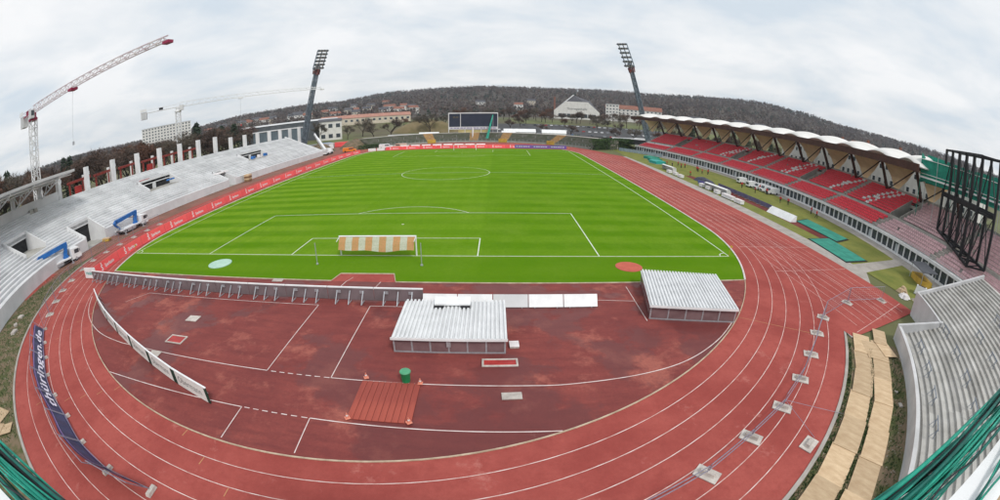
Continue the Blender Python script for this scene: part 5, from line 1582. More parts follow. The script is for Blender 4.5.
# material lying on the terraces of the left stand
def deck_z(x): return Z0 + RIS * (max(0, int((-50.3 - x - .32) / DEP)) + 1)


for i, (x, yy, sx, sy, h, m_, lb) in enumerate(((-54.0, 48.8, .8, 2.4, .25, M_SEATW, 'pale pallet of boards on the lower rows of the left stand'), (-57.8, 33.5, .3, 1.2, .3, M_BLUE, 'blue tarpaulin roll on the left stand rows'),
                                               (-56.3, 67.8, .4, .8, .8, M_BLUE, 'blue and white sack left of the far portal'), (-56.3, 71.4, .4, .8, .85, M_SEATW, 'white sack in the middle of the far portal'), (-56.4, 75.0, .4, .7, .8, M_BLUE, 'blue sack right of the far portal'),
                                               (-60.6, 27.5, .3, 1.6, .55, M_REDS, 'red stacked formwork above the nearer wide portal'), (-60.6, 33.4, .3, .5, .5, M_SEATW, 'small white box above the nearer wide portal'), (-63.5, -2.0, .5, 1.0, .7, M_CONC_G, 'grey formwork stack on the top rows of the curved stand end'))):
    o = thing('site_material', lb, 'building material', (x, yy, deck_z(x - sx) + .01), .02)
    ob('pile', MB().hexa([(-sx, -sy, 0), (sx, -sy, 0), (sx, sy, 0), (-sx, sy, 0)], [(-sx * .9, -sy * .92, h), (sx * .85, -sy * .95, h * .9), (sx * .9, sy * .9, h), (-sx * .85, sy * .95, h * .93)]), m_, o)
    ob('strap', MB().box(-sx - .01, -.05, .0, sx + .01, .05, h + .01), M_DARK, o)

# ------------------------------------------------------------------ tower cranes


def lattice(mb, p, q, w0, w1, n, r):
    p, q = Vector(p), Vector(q); d = (q - p).normalized(); up = Vector((0, 0, 1)) if abs(d.z) < .9 else Vector((1, 0, 0))
    a = d.cross(up).normalized(); b = a.cross(d).normalized()
    def c(t, i, j):
        w = w0 + (w1 - w0) * t; return p.lerp(q, t) + a * (i * w / 2) + b * (j * w / 2)
    for i, j in ((-1, -1), (1, -1), (1, 1), (-1, 1)): mb.bar(c(0, i, j), c(1, i, j), r)
    for k in range(n):
        t0, t1 = k / n, (k + 1) / n
        for (i0, j0), (i1, j1) in (((-1, -1), (1, -1)), ((1, -1), (1, 1)), ((1, 1), (-1, 1)), ((-1, 1), (-1, -1))):
            if k % 2: (i0, j0), (i1, j1) = (i1, j1), (i0, j0)
            mb.bar(c(t0, i0, j0), c(t1, i1, j1), r * .6); mb.bar(c(t1, i0, j0), c(t1, i1, j1), r * .6)
    return mb


def tower_crane(label, base, H, ang, jib, cj, mj, mt, rot_z=0, droop=0):
    o = thing('tower_crane', label, 'tower crane', base, ang)
    ob('mast', lattice(MB(), (0, 0, 0), (0, 0, H - 1.6), 1.7, 1.7, 16, .2), M_STEEL_W, o)
    ob('slewing_ring', MB().lathe([(1.2, H - 1.6), (1.3, H - 1.2), (.9, H - .8), (.9, H)], 12), mt, o)
    cb = ob('operator_cab', MB().box(.7, -1.6, H - 1.2, 2.2, -.5, H + .5), M_ROOFP, o); ob('cab_window', MB().box(2.21, -1.45, H - .7, 2.24, -.65, H + .3), M_GLASS, cb)
    # triangular jib: one top chord, two bottom chords
    n = int(jib / 2.4); m1 = MB()
    T = lambda t: Vector((jib * t, 0, H + 1.5 - .7 * t)); Bp = lambda t, s_: Vector((jib * t, s_ * (.6 - .15 * t), H + .15 * t))
    for k in range(n):
        a, b = k / n, (k + 1) / n
        m1.bar(T(a), T(b), .16)
        for s_ in (-1, 1):
            m1.bar(Bp(a, s_), Bp(b, s_), .14); m1.bar(Bp(a, s_), T((a + b) / 2), .08); m1.bar(T((a + b) / 2), Bp(b, s_), .08)
        m1.bar(Bp(a, -1), Bp(a, 1), .07)
    ob('jib', m1, mj, o)
    ob('trolley', MB().box(jib * .42, -.8, H - .45, jib * .42 + 1.6, .8, H - .05), mt, o)
    ob('jib_end', MB().box(jib - .6, -.5, H - .3, jib + .7, .5, H + .1), mt, o)
    ob('hook_rope', MB().tube((jib * .42 + .8, 0, H - .4), (jib * .42 + .8, 0, H - 9), .03, 4), M_GALV, o)
    ob('hook_block', MB().box(jib * .42 + .6, -.15, H - 9.6, jib * .42 + 1.0, .15, H - 9), M_GALV if mt is not M_STEEL_W else M_REDS, o)
    m1 = MB()
    for s_ in (-.6, .6): m1.bar((0, s_, H + .1), (-cj, s_, H + .1), .2)
    for k in range(int(cj / 2)): m1.bar((-2 * k, -.6, H + .1), (-2 * k - 2, .6, H + .1), .08)
    for s_ in (-.6, .6): m1.bar((0, s_, H + 1.0), (-cj, s_, H + 1.0), .06)
    ob('counter_jib', m1, mt, o)
    for k in range(3): ob('counterweight', MB().box(-cj + .1 + .75 * k, -.75, H - 1.9, -cj + .75 + .75 * k, .75, H + .5), M_ROOFP, o)
    ob('winch', MB().box(-cj * .5, -.5, H + .2, -cj * .5 + 1.4, .5, H + 1.0), mt if mt is not M_STEEL_W else M_BLACK, o)
    ob('sign_panel', MB().box(-cj - .2, -.95, H + .6, -cj + 2.4, -.88, H + 1.5), M_WHITE, o)
    return o


M_CRIM = mat('crimson_steel', (.32, .025, .075), (.24, .02, .06), 2, .5)
M_CRIMW = mat('pale_crimson_steel', (.62, .57, .58), (.48, .38, .41), .35, .5, .4, .6)
tower_crane('tower crane with crimson head and long pale jib above the left stand', (-79.1, 7.3, -.06), 25.7, math.atan2(-2.4, 49.6), 49.6, 7.5, M_CRIMW, M_CRIM)
tower_crane('white tower crane farther back with jib swung over the left stand', (-91.2, 73.6, -.06), 23.6, math.atan2(30, 40), 52, 14, M_STEEL_W, M_STEEL_W)

# ------------------------------------------------------------------ leaning floodlight masts


def floodlight(label, base, head0, head1):
    o = thing('floodlight_mast', label, 'floodlight mast')
    base, h0, h1 = Vector(base), Vector(head0), Vector(head1)
    M_FM = mat('mast_steel', (.17, .21, .25), (.12, .15, .18), .6, .6)
    ob('mast', lattice(MB(), base, h0.lerp(h1, .2), 1.9, 1.3, 24, .28), M_FM, o)
    ob('ladder', lattice(MB(), base + Vector((.4, .4, 0)), h0, .8, .6, 30, .22), M_FM, o)
    ob('platform', lattice(MB(), base.lerp(h0, .94), h0, 2.0, 2.2, 2, .3), mat('red_oxide', (.24, .07, .06), None, 1, .7), o)
    d = (h1 - h0); ax = Vector((1, .12, 0)).normalized()
    fa = (Vector((0, 55, 0)) - Vector((base.x, base.y, 0))).normalized()
    hd = ob('lamp_frame', MB(), M_FM, o) if False else put('lamp_head', None, o)
    side = Vector((-fa.y, fa.x, 0))
    for k in range(6):
        c = h0.lerp(h1, .08 + k * .18)
        ob('lamp_rail', MB().bar(c - side * 2.1 + fa * .6, c + side * 2.1 + fa * .6, .35, .4), M_FM, hd)
        for q in range(7):
            p = c + side * .62 * (-3.0 + q) + fa * 1.0
            ob('lamp', MB().tube(p, p + fa * .6 - Vector((0, 0, .35)), .36, 7, .55), M_GALV if q % 2 else M_FM, hd)
    for s_ in (-2.0, 0, 2.0): ob('frame_bar', MB().bar(h0 + side * s_ + fa * .5, h1 + side * s_ + fa * .5, .3), M_FM, hd)
    return o


floodlight('leaning floodlight mast behind the far end of the left stand', (-70.5, 130.0, -.06), (-61.6, 127.4, 33.8), (-59.2, 127.0, 41.5))
floodlight('leaning floodlight mast behind the far end of the right roof', (79.4, 151.8, -.06), (68.6, 149.0, 35.2), (64.6, 148.2, 45.8))

# ------------------------------------------------------------------ scoreboard and things behind the far terrace
sb = thing('scoreboard', 'wide dark video scoreboard with white frame on posts behind the far terrace', 'scoreboard', (-.3, 155.5, 0))
ob('screen', MB().box(-5.4, 0, 6.1, 10.7, .3, 12.0), M_SCREEN, sb); ob('screen', MB().box(-10.6, 0, 6.1, -5.7, .3, 12.0), M_SCREEN, sb)
for a_, b_, c_, d_ in ((-11, 12, 11, 12.5), (-11, 4.9, 11, 6.1), (-11, 6.1, -10.6, 12), (10.7, 6.1, 11, 12), (-5.7, 6.1, -5.4, 12)): ob('frame', MB().box(a_, -.1, b_, c_, .35, d_), M_ROOFP, sb)
mb = MB()
for k in range(14): mb.box(-10 + 1.45 * k, -.14, 5.25, -10 + 1.45 * k + .9 + .3 * (k % 2), -.11, 5.75)
ob('lettering', mb, mat('lilac_print', (.35, .30, .45), (.26, .22, .36), 2, .6), sb)
v_, f_, w_ = text_flat('00:00', .8)
ob('digits', MB().add([(-8.9 + a_, -.012, 10 + b_) for a_, b_ in v_], f_), mat('amber_dots', (.20, .16, .06), (.16, .12, .05), 2, .5), sb)
for x in (-10.8, -3.6, 3.6, 10.8): ob('post', MB().box(x - .15, .0, -.05, x + .15, .3, 4.9), M_ROOFP, sb)
ob('lower_panel', MB().box(-6.5, .02, 3.4, 7, .2, 4.6), mat('ochre_panel', (.50, .42, .18), (.40, .33, .15), .4, .7), sb)
o = thing('slide_chute', 'tall green sloping fabric chute in front of the scoreboard', 'chute', (0, 0, 0))
ob('chute', MB().hexa([(5.4, 145.6, .9), (6.6, 145.6, .9), (6.6, 146.2, .9), (5.4, 146.2, .9)], [(8.2, 153.8, 11.4), (8.7, 153.8, 11.4), (8.7, 154.3, 11.4), (8.2, 154.3, 11.4)]), M_NETP, o)
ob('stand', MB().tube((8.5, 154.3, 1), (8.5, 154.3, 11.4), .09, 6), M_GALV, o)
o = thing('white_flag', 'drooping white flag on a pole before the scoreboard', 'flag', (-.2, 147.2, 1.2))
ob('pole', MB().tube((0, 0, 0), (0, 0, 5.0), .06, 6), M_GALV, o); ob('cloth', MB().add([(0, 0, 4.9), (.7, .1, 4.5), (.5, .05, 1.6), (.2, 0, .6), (0, .05, .5), (0, .06, 4.9), (.7, .16, 4.5), (.5, .11, 1.6), (.2, .06, .6), (0, .11, .5)], [(0, 1, 2, 3, 4), (9, 8, 7, 6, 5), (0, 5, 6, 1), (1, 6, 7, 2), (2, 7, 8, 3), (3, 8, 9, 4)]), M_WHITE, o)


def tent(label, loc, rz, L, W_, H, m_, group=None):
    o = thing('white_tent', label, 'tent', loc, rz, group)
    ob('roof', MB().prism_y([(-W_ / 2 - .2, H * .68), (0, H), (W_ / 2 + .2, H * .68)], -L / 2 - .2, L / 2 + .2), m_, o)
    ob('wall', MB().box(-W_ / 2, -L / 2, 0, W_ / 2, L / 2, H * .675), m_, o)
    ob('door', MB().box(-W_ / 2 - .03, -.7, 0, -W_ / 2 - .01, .7, H * .5), M_DARK, o)


tent('low white tent left of the scoreboard behind the far terrace', (-21.5, 165, -.06), PI / 2, 9, 3, 3.6, M_WHITE)
tent('long white tent right of the scoreboard', (21, 172, -.06), PI / 2, 15, 4, 4.6, M_WHITE)
tent('white tent with low walls beside the far ochre stair', (15.5, 163, -.06), PI / 2, 6, 3, 4.0, M_WHITE)
tent('white and yellow refreshment tent behind the far terrace', (36.5, 164, -.06), PI / 2, 11, 4, 4.8, M_WHITE)
o = thing('long_shed', 'low grey shed with blue end left of the scoreboard', 'shed', (-33, 172, -.06), .04)
ob('wall', MB().box(-10, 0, 0, 10, 3, 2.2), M_RENDERG, o); ob('roof', MB().box(-10.3, -.3, 2.2, 10.3, 3.3, 2.5), M_ROOFP, o); ob('end_door', MB().box(-9.8, -.05, .1, -7.2, 0, 2.0), M_BLUE, o)


def box_truck(label, loc, rz, cabm, boxm, L=6.5):
    o = thing('box_truck', label, 'truck', loc, rz)
    ob('box_body', MB().box(-L / 2, -1.1, .6, L / 2 - 1.9, 1.1, 2.6), boxm, o)
    c = ob('cab', MB().prism_y([(L / 2 - 1.8, .45), (L / 2, .45), (L / 2 + .05, 1.1), (L / 2 - .3, 2.0), (L / 2 - 1.8, 2.05)], -1.05, 1.05), cabm, o)
    ob('windscreen', MB().hexa([(L / 2 + .03, -.9, 1.15), (L / 2 + .07, -.9, 1.15), (L / 2 + .07, .9, 1.15), (L / 2 + .03, .9, 1.15)], [(L / 2 - .27, -.85, 1.9), (L / 2 - .22, -.85, 1.9), (L / 2 - .22, .85, 1.9), (L / 2 - .27, .85, 1.9)]), M_GLASS, c)
    for x in (-L / 2 + 1.2, L / 2 - 1):
        for s_ in (-.95, .95): ob('wheel', MB().tube((x, s_ - .12, .4), (x, s_ + .12, .4), .4, 10), M_TYRE, o)
    return o


def far_z(x, y): return ground_z(x, y)


box_truck('green and white truck parked behind the far terrace, left of two', (47, 163, -.06), .1, M_DGREEN, M_HEDGE, 6)
box_truck('long white lorry behind the right part of the far terrace', (69, 162, -.06), PI + .05, M_DGREEN, M_WHITE, 14)
box_truck('white lorry standing behind the long lorry', (80, 168, -.06), PI, M_WHITE, M_WHITE, 9)
box_truck('white flatbed lorry with low load by the left containers', (-60, 131, -.06), .4, M_WHITE, M_GALV, 7)


def van(label, loc, rz, m_):
    o = thing('parked_van', label, 'van', loc, rz)
    b = ob('body', MB().prism_y([(-2.6, .28), (2.5, .28), (2.6, .8), (1.9, .98), (1.2, 1.62), (-2.45, 1.68), (-2.6, 1.3)], -.95, .95), m_, o)
    ob('windscreen', MB().hexa([(1.86, -.8, 1.04), (1.92, -.8, 1.04), (1.92, .8, 1.04), (1.86, .8, 1.04)], [(1.26, -.75, 1.58), (1.32, -.75, 1.58), (1.32, .75, 1.58), (1.26, .75, 1.58)]), M_GLASS, o)
    for s_ in (-1, 1):
        ob('side_window', MB().box(-.3, s_ * .955 - .01, 1.0, 1.3, s_ * .955 + .01, 1.45), M_GLASS, o)
        for x in (-1.7, 1.6): ob('wheel', MB().tube((x, s_ * .85 - .1, .32), (x, s_ * .85 + .1, .32), .32, 12), M_TYRE, o)
    return o


van('orange van parked at the far end of the left stand', (-43.0, 113.8, 0), .35, M_ORANGE)
van('white van in front of the left end of the far terrace', (-31.0, 121.5, 0), .1, M_WHITE)
van('orange and white van in front of the far terrace', (-25.6, 121.0, 0), PI, mat('van_orange', (.65, .30, .12), (.60, .55, .50), .4, .4))

# mobile crane beyond the left stand
mc = thing('mobile_crane', 'white mobile crane with telescopic boom at the far end of the left stand', 'mobile crane', (-50.4, 108.8, 0), 0)
ob('carrier', MB().box(-1.4, -3.2, .45, 1.4, 3.6, 1.0), M_WHITE, mc); c = ob('cab', MB().prism_y([(-1.2, 1.0), (1.2, 1.0), (1.2, 2.1), (-1.2, 2.1)], 2.2, 3.5), M_WHITE, mc); ob('cab_window', MB().box(-1.0, 3.51, 1.4, 1.0, 3.54, 1.95), M_GLASS, c)
ob('turntable', MB().lathe([(1.2, 1.0), (1.1, 1.4), (1.0, 1.9)], 12, (0, -.8, 0)), M_ROOFP, mc); ob('counterweight', MB().box(-1.2, -3.0, 1.2, 1.2, -1.8, 2.2), M_ROOFP, mc)
ob('boom', MB().bar((0, -.8, 1.6), (-6.0, 6.2, 5.6), .85, .95), M_STEEL_W, mc); ob('boom_section', MB().bar((-6.0, 6.2, 5.6), (-8.6, 9.2, 7.4), .6, .68), M_STEEL_W, mc); ob('luffing_ram', MB().bar((-1.0, .2, 1.2), (-4.0, 3.9, 3.6), .25), M_GALV, mc)
for yy in (-2.4, -1.2, 1.6, 2.8):
    for s_ in (-1.25, 1.25): ob('wheel', MB().tube((s_ - .18, yy, .45), (s_ + .18, yy, .45), .45, 12), M_TYRE, mc)
for i, (x, yy, L, m_, lb) in enumerate(((-70, 141, 6, M_RENDERG, 'grey container leftmost of the far site containers'), (-64, 143, 6, M_ROOFP, 'pale grey container of the far site row'), (-57.5, 144, 6, M_REDB, 'red container, left of the red and blue ones'), (-51, 145, 6, M_REDS, 'dark red container beside the blue one'), (-44.8, 146, 5, M_BLUE, 'blue container at the right of the far site row'), (-67, 147, 6, M_BLUE, 'blue container standing behind the pale grey one'))):
    o = thing('site_container', lb, 'container', (x, yy, -.012), .15)
    ob('shell', MB().box(-L / 2, -1.2, .1, L / 2, 1.2, 2.1), m_, o)
    for k in range(int(L / .6)): ob('rib', MB().box(-L / 2 + .3 + .6 * k, -1.25, .2, -L / 2 + .5 + .6 * k, -1.201, 2.0), m_, o)
    ob('base_rail', MB().box(-L / 2, -1.1, 0, L / 2, 1.1, .1), M_DARK, o)


def mound(label, c, sx, sy, h, m_, seed):
    rr = random.Random(seed); mb = MB(); n, k_ = 22, 7; vs_ = [(c[0], c[1], h)]; fs_ = []
    for j in range(1, k_ + 1):
        t = j / k_
        for i in range(n):
            a = 2 * PI * i / n; q = t * (1 + .12 * math.sin(3 * a + seed) + .05 * rr.uniform(-1, 1))
            vs_.append((c[0] + sx * q * math.cos(a), c[1] + sy * q * math.sin(a), max(-.1, h * (1 - t * t) * (1 + rr.uniform(-.1, .1))) if j < k_ else -.12))
    fs_ = [(0, 1 + i, 1 + (i + 1) % n) for i in range(n)]
    for j in range(k_ - 1):
        for i in range(n): a, b = 1 + j * n + i, 1 + j * n + (i + 1) % n; fs_.append((a, a + n, b + n, b))
    o = ob('earth_mound', mb.add(vs_, fs_), m_, smooth=True); o['label'] = label; o['category'] = 'earth mound'


mound('brown earth mound beyond the mobile crane', (-59, 122.5), 6, 6, 3.2, M_DIRT, 1)
mound('brown earth mound at the left end of the far terrace', (-46, 133), 8, 7, 3.6, M_DIRT, 2)
mound('large grassy earth mound left of the scoreboard', (-32, 222), 24, 13, 8.5, mat('dry_grass_mound', (.20, .155, .085), (.13, .11, .05), .15, .95), 3)

# ------------------------------------------------------------------ buildings beyond the stadium
win_cache = {}


def window_mesh(w, h):
    if (w, h) not in win_cache:
        win_cache[(w, h)] = (MB().box(-w / 2, -.09, -h / 2, w / 2, -.05, h / 2).mesh('pane', M_GLASS),
                             MB().box(-w / 2 - .1, -.05, -h / 2 - .1, w / 2 + .1, -.005, h / 2 + .1).mesh('window', M_WHITE))
    return win_cache[(w, h)]


def building(name, label, loc, rz, L, W_, H, wall, roof, pitch=0, rows=2, cols=4, w=.9, h=.9, chim=False, back=False):
    o = thing(name, label, 'house' if name.endswith('house') else 'building', loc, rz)
    ob('wall', MB().box(-L / 2, -W_ / 2, -4, L / 2, W_ / 2, H), wall, o)
    if pitch:
        # gable roof with ridge along x
        mb = MB(); e = .4
        mb.add([(-L / 2 - e, -W_ / 2 - e, H), (L / 2 + e, -W_ / 2 - e, H), (L / 2 + e, 0, H + pitch), (-L / 2 - e, 0, H + pitch), (-L / 2 - e, W_ / 2 + e, H), (L / 2 + e, W_ / 2 + e, H)],
               [(0, 1, 2, 3), (3, 2, 5, 4), (0, 3, 4), (1, 5, 2), (0, 4, 5, 1)])
        r_ = ob('roof', mb, roof, o)
        if chim: ob('chimney', MB().box(L * .2 - .3, .3, H + pitch * .4, L * .2 + .3, .9, H + pitch + .8), M_TILE, r_)
    else:
        ob('roof', MB().box(-L / 2 - .3, -W_ / 2 - .3, H, L / 2 + .3, W_ / 2 + .3, H + .4), roof, o)
    pm, fm = window_mesh(w, h)
    for r_ in range(rows):
        for c in range(cols):
            x = -L / 2 + L * (c + .5) / cols; z_ = H * (r_ + .55) / rows
            f_ = put('window', fm, o, (x, -W_ / 2, z_)); put('pane', pm, f_)
    return o


# white houses behind the covered stand, seen between its columns (front faces the pitch: -X)
for i, (x, yy, L, H, pt) in enumerate(((99, 4, 9, 12, 2.6), (98, 16, 8, 12, 2.8), (97.5, 27, 8, 12.2, 3), (97, 38, 7.5, 12.2, 3), (98, 49, 8, 12, 2.8), (100, 60, 8, 11.5, 2.6), (103, 72, 9, 11.0, 2.6))):
    building('white_house', f'white house behind the covered stand, {ORD[i]} from the near end', (x, yy, -.06), -PI / 2, L, 8, H, M_RENDERW, M_TILE if i % 2 else M_ROOFD, pt, 4, 4, .8, .95, True)['group'] = 'white houses behind the covered stand'
building('apartment_block', 'long white apartment block with rows of windows far behind the left stand', (-284, 262, 13), math.atan2(33.6, 34) , 50, 12, 15.5, M_RENDERW, M_ROOFP, 0, 6, 16, 1.5, 1.2)
for o in [q for q in bpy.data.objects if q.name.startswith(('office_block', 'long_hall')) and q.parent is None and 'pale red' not in q['label']]:
    L_, W2, nr = (60, 14, 2) if 'hall' in o.name else (24, 10, 3)
    for r_ in range(nr):
        for c_ in range(10):
            ob('window', MB().box(-L_ / 2 + L_ * (c_ + .12) / 10, -W2 / 2 - .06, 10.0 * (r_ + .3) / nr, -L_ / 2 + L_ * (c_ + .88) / 10, -W2 / 2 - .01, 10.0 * (r_ + .75) / nr), M_GLASS, o)
# exhibition hall with white trapezoid front
hx, hy = 78.6, 338
hall = thing('exhibition_hall', 'large hall with white trapezoid front and dark roof beyond the car park', 'hall', (hx, hy, 9.0), -.17)
fp = [(-20, -3), (20, -3), (20, 5.5), (9.5, 14.5), (-9.5, 14.5), (-20, 6.5)]
ob('front_wall', MB().add([(x, 0, z_) for x, z_ in fp] + [(x, 1, z_) for x, z_ in fp], [tuple(range(6)), tuple(range(11, 5, -1))] + [(i, 6 + i, 6 + (i + 1) % 6, (i + 1) % 6) for i in range(6)]), M_RENDERW, hall)
ob('rear_body', MB().box(-19, 1.2, -3, 19, 50, 6), M_RENDERG, hall)
ob('roof', MB().add([(-19.5, 1.2, 6), (19.5, 1.2, 6), (12, 25, 16.5), (-3, 8, 20.5), (-19.5, 50, 6), (19.5, 50, 6)], [(0, 1, 2, 3), (0, 3, 4), (1, 5, 2), (2, 5, 4, 3), (0, 4, 5, 1)]), M_ROOFD, hall)
ob('roof_edge', MB().bar((-19.5, 1.0, 6.3), (-3, 7.8, 20.8), .8), M_ROOFP, hall)
for k in range(9): ob('window', MB().box(-16 + 3.7 * k, -.12, .5, -13 + 3.7 * k, -.02, 3.6), M_GLASS, hall)
v_, f_, w_ = text_flat('Thüringenhalle', 2.0)
ob('lettering', MB().add([(-9 + a_ * 18 / w_, -.15, 7.3 + b_) for a_, b_ in v_], f_), M_GREYT, hall)
ob('chimney', MB().box(-21, 20, 0, -19.6, 21.4, 19), M_TILE, hall)
# rows of houses
building('terraced_house', 'long white building with red roof right of the exhibition hall', (139, 364, 12), -.31, 54, 12, 8, M_RENDERW, M_TILE, 4, 3, 14, 1.6, 1.2)
building('terraced_house', 'white flat block at the left end of the red roofed row', (116, 358, 12), -.31, 12, 10, 11.5, M_RENDERW, M_ROOFP, 0, 4, 4, 1.4, 1.1)
building('long_hall', 'long low hall with pale roof behind the left stand', (-112, 196, -.06), .48, 60, 14, 12.6, mat('dark_facade', (.11, .12, .13), (.07, .08, .09), .3, .4), M_ROOFP, .9, 0, 0)
building('office_block', 'blue grey glazed block behind the end of the left stand', (-92, 147, -.06), .5, 24, 10, 10.0, mat('blue_facade', (.13, .17, .20), (.09, .12, .14), .3, .4), M_ROOFP, 0, 0, 0)
building('long_hall', 'long hall with pale red roof left of the grassy mound', (-92, 290, 3), .32, 70, 12, 9.0, M_RENDERC, mat('pale_tile', (.42, .22, .17), (.32, .16, .12), .4, .8), 2.6, 2, 16, 2, 1.6)
building('white_hall', 'white hall with dark opening behind the far containers', (-84, 196, -.06), .4, 13, 10, 11.5, M_RENDERW, M_ROOFD, 1.5, 2, 3, 2.4, 2.2)
rr = random.Random(21)
k = 0
for az, r, n in ((-14, 560, 9), (-24, 600, 9), (-34, 640, 10), (2, 640, 3), (-18, 720, 4), (46, 420, 3), (30, 480, 3)):
    for q in range(n):
        a = math.radians(az + rr.uniform(-5, 5)); d = r + rr.uniform(-50, 50); x, yy = CAM.x + d * math.sin(a), CAM.y + d * math.cos(a)
        wl_ = rr.choice((M_RENDERW, M_RENDERW, M_RENDERC)); rf = rr.choice((M_TILE, M_ROOFD, M_ROOFD))
        o = building('hill_house', f"small {'cream' if wl_ is M_RENDERC else 'white'} house with {'red' if rf is M_TILE else 'dark'} roof among the trees on the {['left', 'right'][az > 10]} hillside", (x, yy, ground_z(x, yy) + 1), -a + rr.uniform(-.5, .5), rr.uniform(9, 16), 9, rr.uniform(5.5, 7.5), wl_, rf, 3, 2, 3, 1.4, 1.3)
        o['group'] = f"{'cream' if wl_ is M_RENDERC else 'white'} houses with {'red' if rf is M_TILE else 'dark'} roofs on the {['left', 'right'][az > 10]} hillside"

# ------------------------------------------------------------------ parked cars beyond the far terrace


def car_mesh(m_):
    mb = MB(); mb.prism_y([(-2.0, .22), (2.05, .22), (2.1, .55), (1.95, .66), (1.0, .72), (-1.9, .74), (-2.05, .6)], -.85, .85)
    mb.mi = 1; mb.add([(1.0, -.8, .72), (.35, -.68, 1.1), (-1.2, -.68, 1.12), (-1.8, -.8, .74), (1.0, .8, .72), (.35, .68, 1.1), (-1.2, .68, 1.12), (-1.8, .8, .74)], [(0, 1, 2, 3), (7, 6, 5, 4), (0, 4, 5, 1), (2, 6, 7, 3)])
    mb.mi = 0; mb.add([(.35, -.68, 1.1), (-1.2, -.68, 1.12), (-1.2, .68, 1.12), (.35, .68, 1.1)], [(0, 1, 2, 3)])
    mb.mi = 2
    for x in (-1.25, 1.3):
        for s_ in (-.8, .8): mb.tube((x, s_ - .08, .28), (x, s_ + .08, .28), .28, 8)
    return mb.mesh('parked_car', [m_, M_GLASS, M_TYRE])


CARC = [('silver', mat('car_silver', (.45, .46, .48), None, 1, .3, metal=.4)), ('white', M_WHITE), ('dark grey', mat('car_grey', (.08, .085, .09), None, 1, .3)), ('blue', M_BLUE), ('red', M_REDS), ('black', M_BLACK)]
cms = [(n, car_mesh(m_)) for n, m_ in CARC]
rr = random.Random(3)
for row, (r, a0_, a1_) in enumerate(((222, 4, 23), (238, 4, 24), (262, -2, 22), (292, 3, 20))):
    n = int((a1_ - a0_) * math.radians(1) * r / 3.6)
    for q in range(n):
        if rr.random() < .12: continue
        a = math.radians(a0_ + (a1_ - a0_) * (q + .5) / n); x, yy = CAM.x + r * math.sin(a), CAM.y + r * math.cos(a)
        nme, me = rr.choice(cms[:2] + cms[:2] + cms)
        o = put('parked_car', me, None, (x, yy, ground_z(x, yy) + .05), PI / 2 - a + rr.uniform(-.1, .1))
        o['label'] = f'{nme} car in the {["front", "second", "third", "back"][row]} row of the car park beyond the far terrace'; o['category'] = 'car'; o['group'] = f'{nme} cars in car park row {["one", "two", "three", "four"][row]}'
mb = MB()
pts_in = [(CAM.x + 205 * math.sin(math.radians(a)), CAM.y + 205 * math.cos(math.radians(a))) for a in range(-4, 27, 2)]
radii = (205, 215, 230, 250, 270, 300)
vs_, fs_ = [], []
for r in radii:
    for a in range(-4, 27, 2):
        x, yy = CAM.x + r * math.sin(math.radians(a)), CAM.y + r * math.cos(math.radians(a)); vs_.append((x, yy, ground_z(x, yy) + .25))
na = len(range(-4, 27, 2))
for j in range(len(radii) - 1):
    for i in range(na - 1): fs_.append((j * na + i, j * na + i + 1, (j + 1) * na + i + 1, (j + 1) * na + i))
struct('car_park', mb.add(vs_, fs_), mat('asphalt', (.075, .075, .078), (.05, .05, .052), .2, .9))
# dark hedge / fence line between terrace and car park
o = thing('site_fence', 'dark fence line between the far terrace and the car park', 'fence')
for q in range(30):
    a = math.radians(5.2 + .62 * q); a2 = math.radians(5.2 + .62 * (q + 1)); r = 204
    p, q2 = (CAM.x + r * math.sin(a), CAM.y + r * math.cos(a)), (CAM.x + r * math.sin(a2), CAM.y + r * math.cos(a2))
    ob('panel', MB().bar((*p, 1.2), (*q2, 1.2), .06, 2.2), M_DARK, o)

# ------------------------------------------------------------------ trees


def bare_tree(seed, twig):
    rr = random.Random(seed); tr, tw = MB(), MB()

    def grow(p, d, L, r, depth):
        q = p + d * L
        (tr if depth < 3 else tw).tube(p, q, r, 5 if depth < 2 else 3, r * .62, caps=False)
        if depth == 4:
            for k in range(11):
                a = p.lerp(q, rr.uniform(.1, 1)); e = Vector((rr.gauss(0, 1), rr.gauss(0, 1), rr.gauss(.35, .8))).normalized()
                b = a + e * rr.uniform(.5, 1.3); s_ = Vector((rr.gauss(0, 1), rr.gauss(0, 1), rr.gauss(0, 1))).normalized() * rr.uniform(.025, .06)
                tw.add([a - s_, a + s_, b], [(0, 1, 2)])
            return
        n = 3 if depth else 4
        for k in range(n + (1 if depth in (1, 2) else 0)):
            t = rr.uniform(.5, 1) if k < n - 1 else 1
            e = Vector((rr.gauss(0, 1), rr.gauss(0, 1), rr.uniform(-.1, .9)))
            nd = (d * .9 + e.normalized() * .85).normalized()
            grow(p.lerp(q, t), nd, L * rr.uniform(.6, .85), r * .55, depth + 1)
    grow(Vector((0, 0, 0)), Vector((rr.uniform(-.08, .08), rr.uniform(-.08, .08), 1)).normalized(), 3.2, .24, 0)
    for M in (tr, tw): M.v = [(x, y, z_ * .82) for x, y, z_ in M.v]
    return tr.mesh('trunk', M_BARK), tw.mesh('crown', twig)


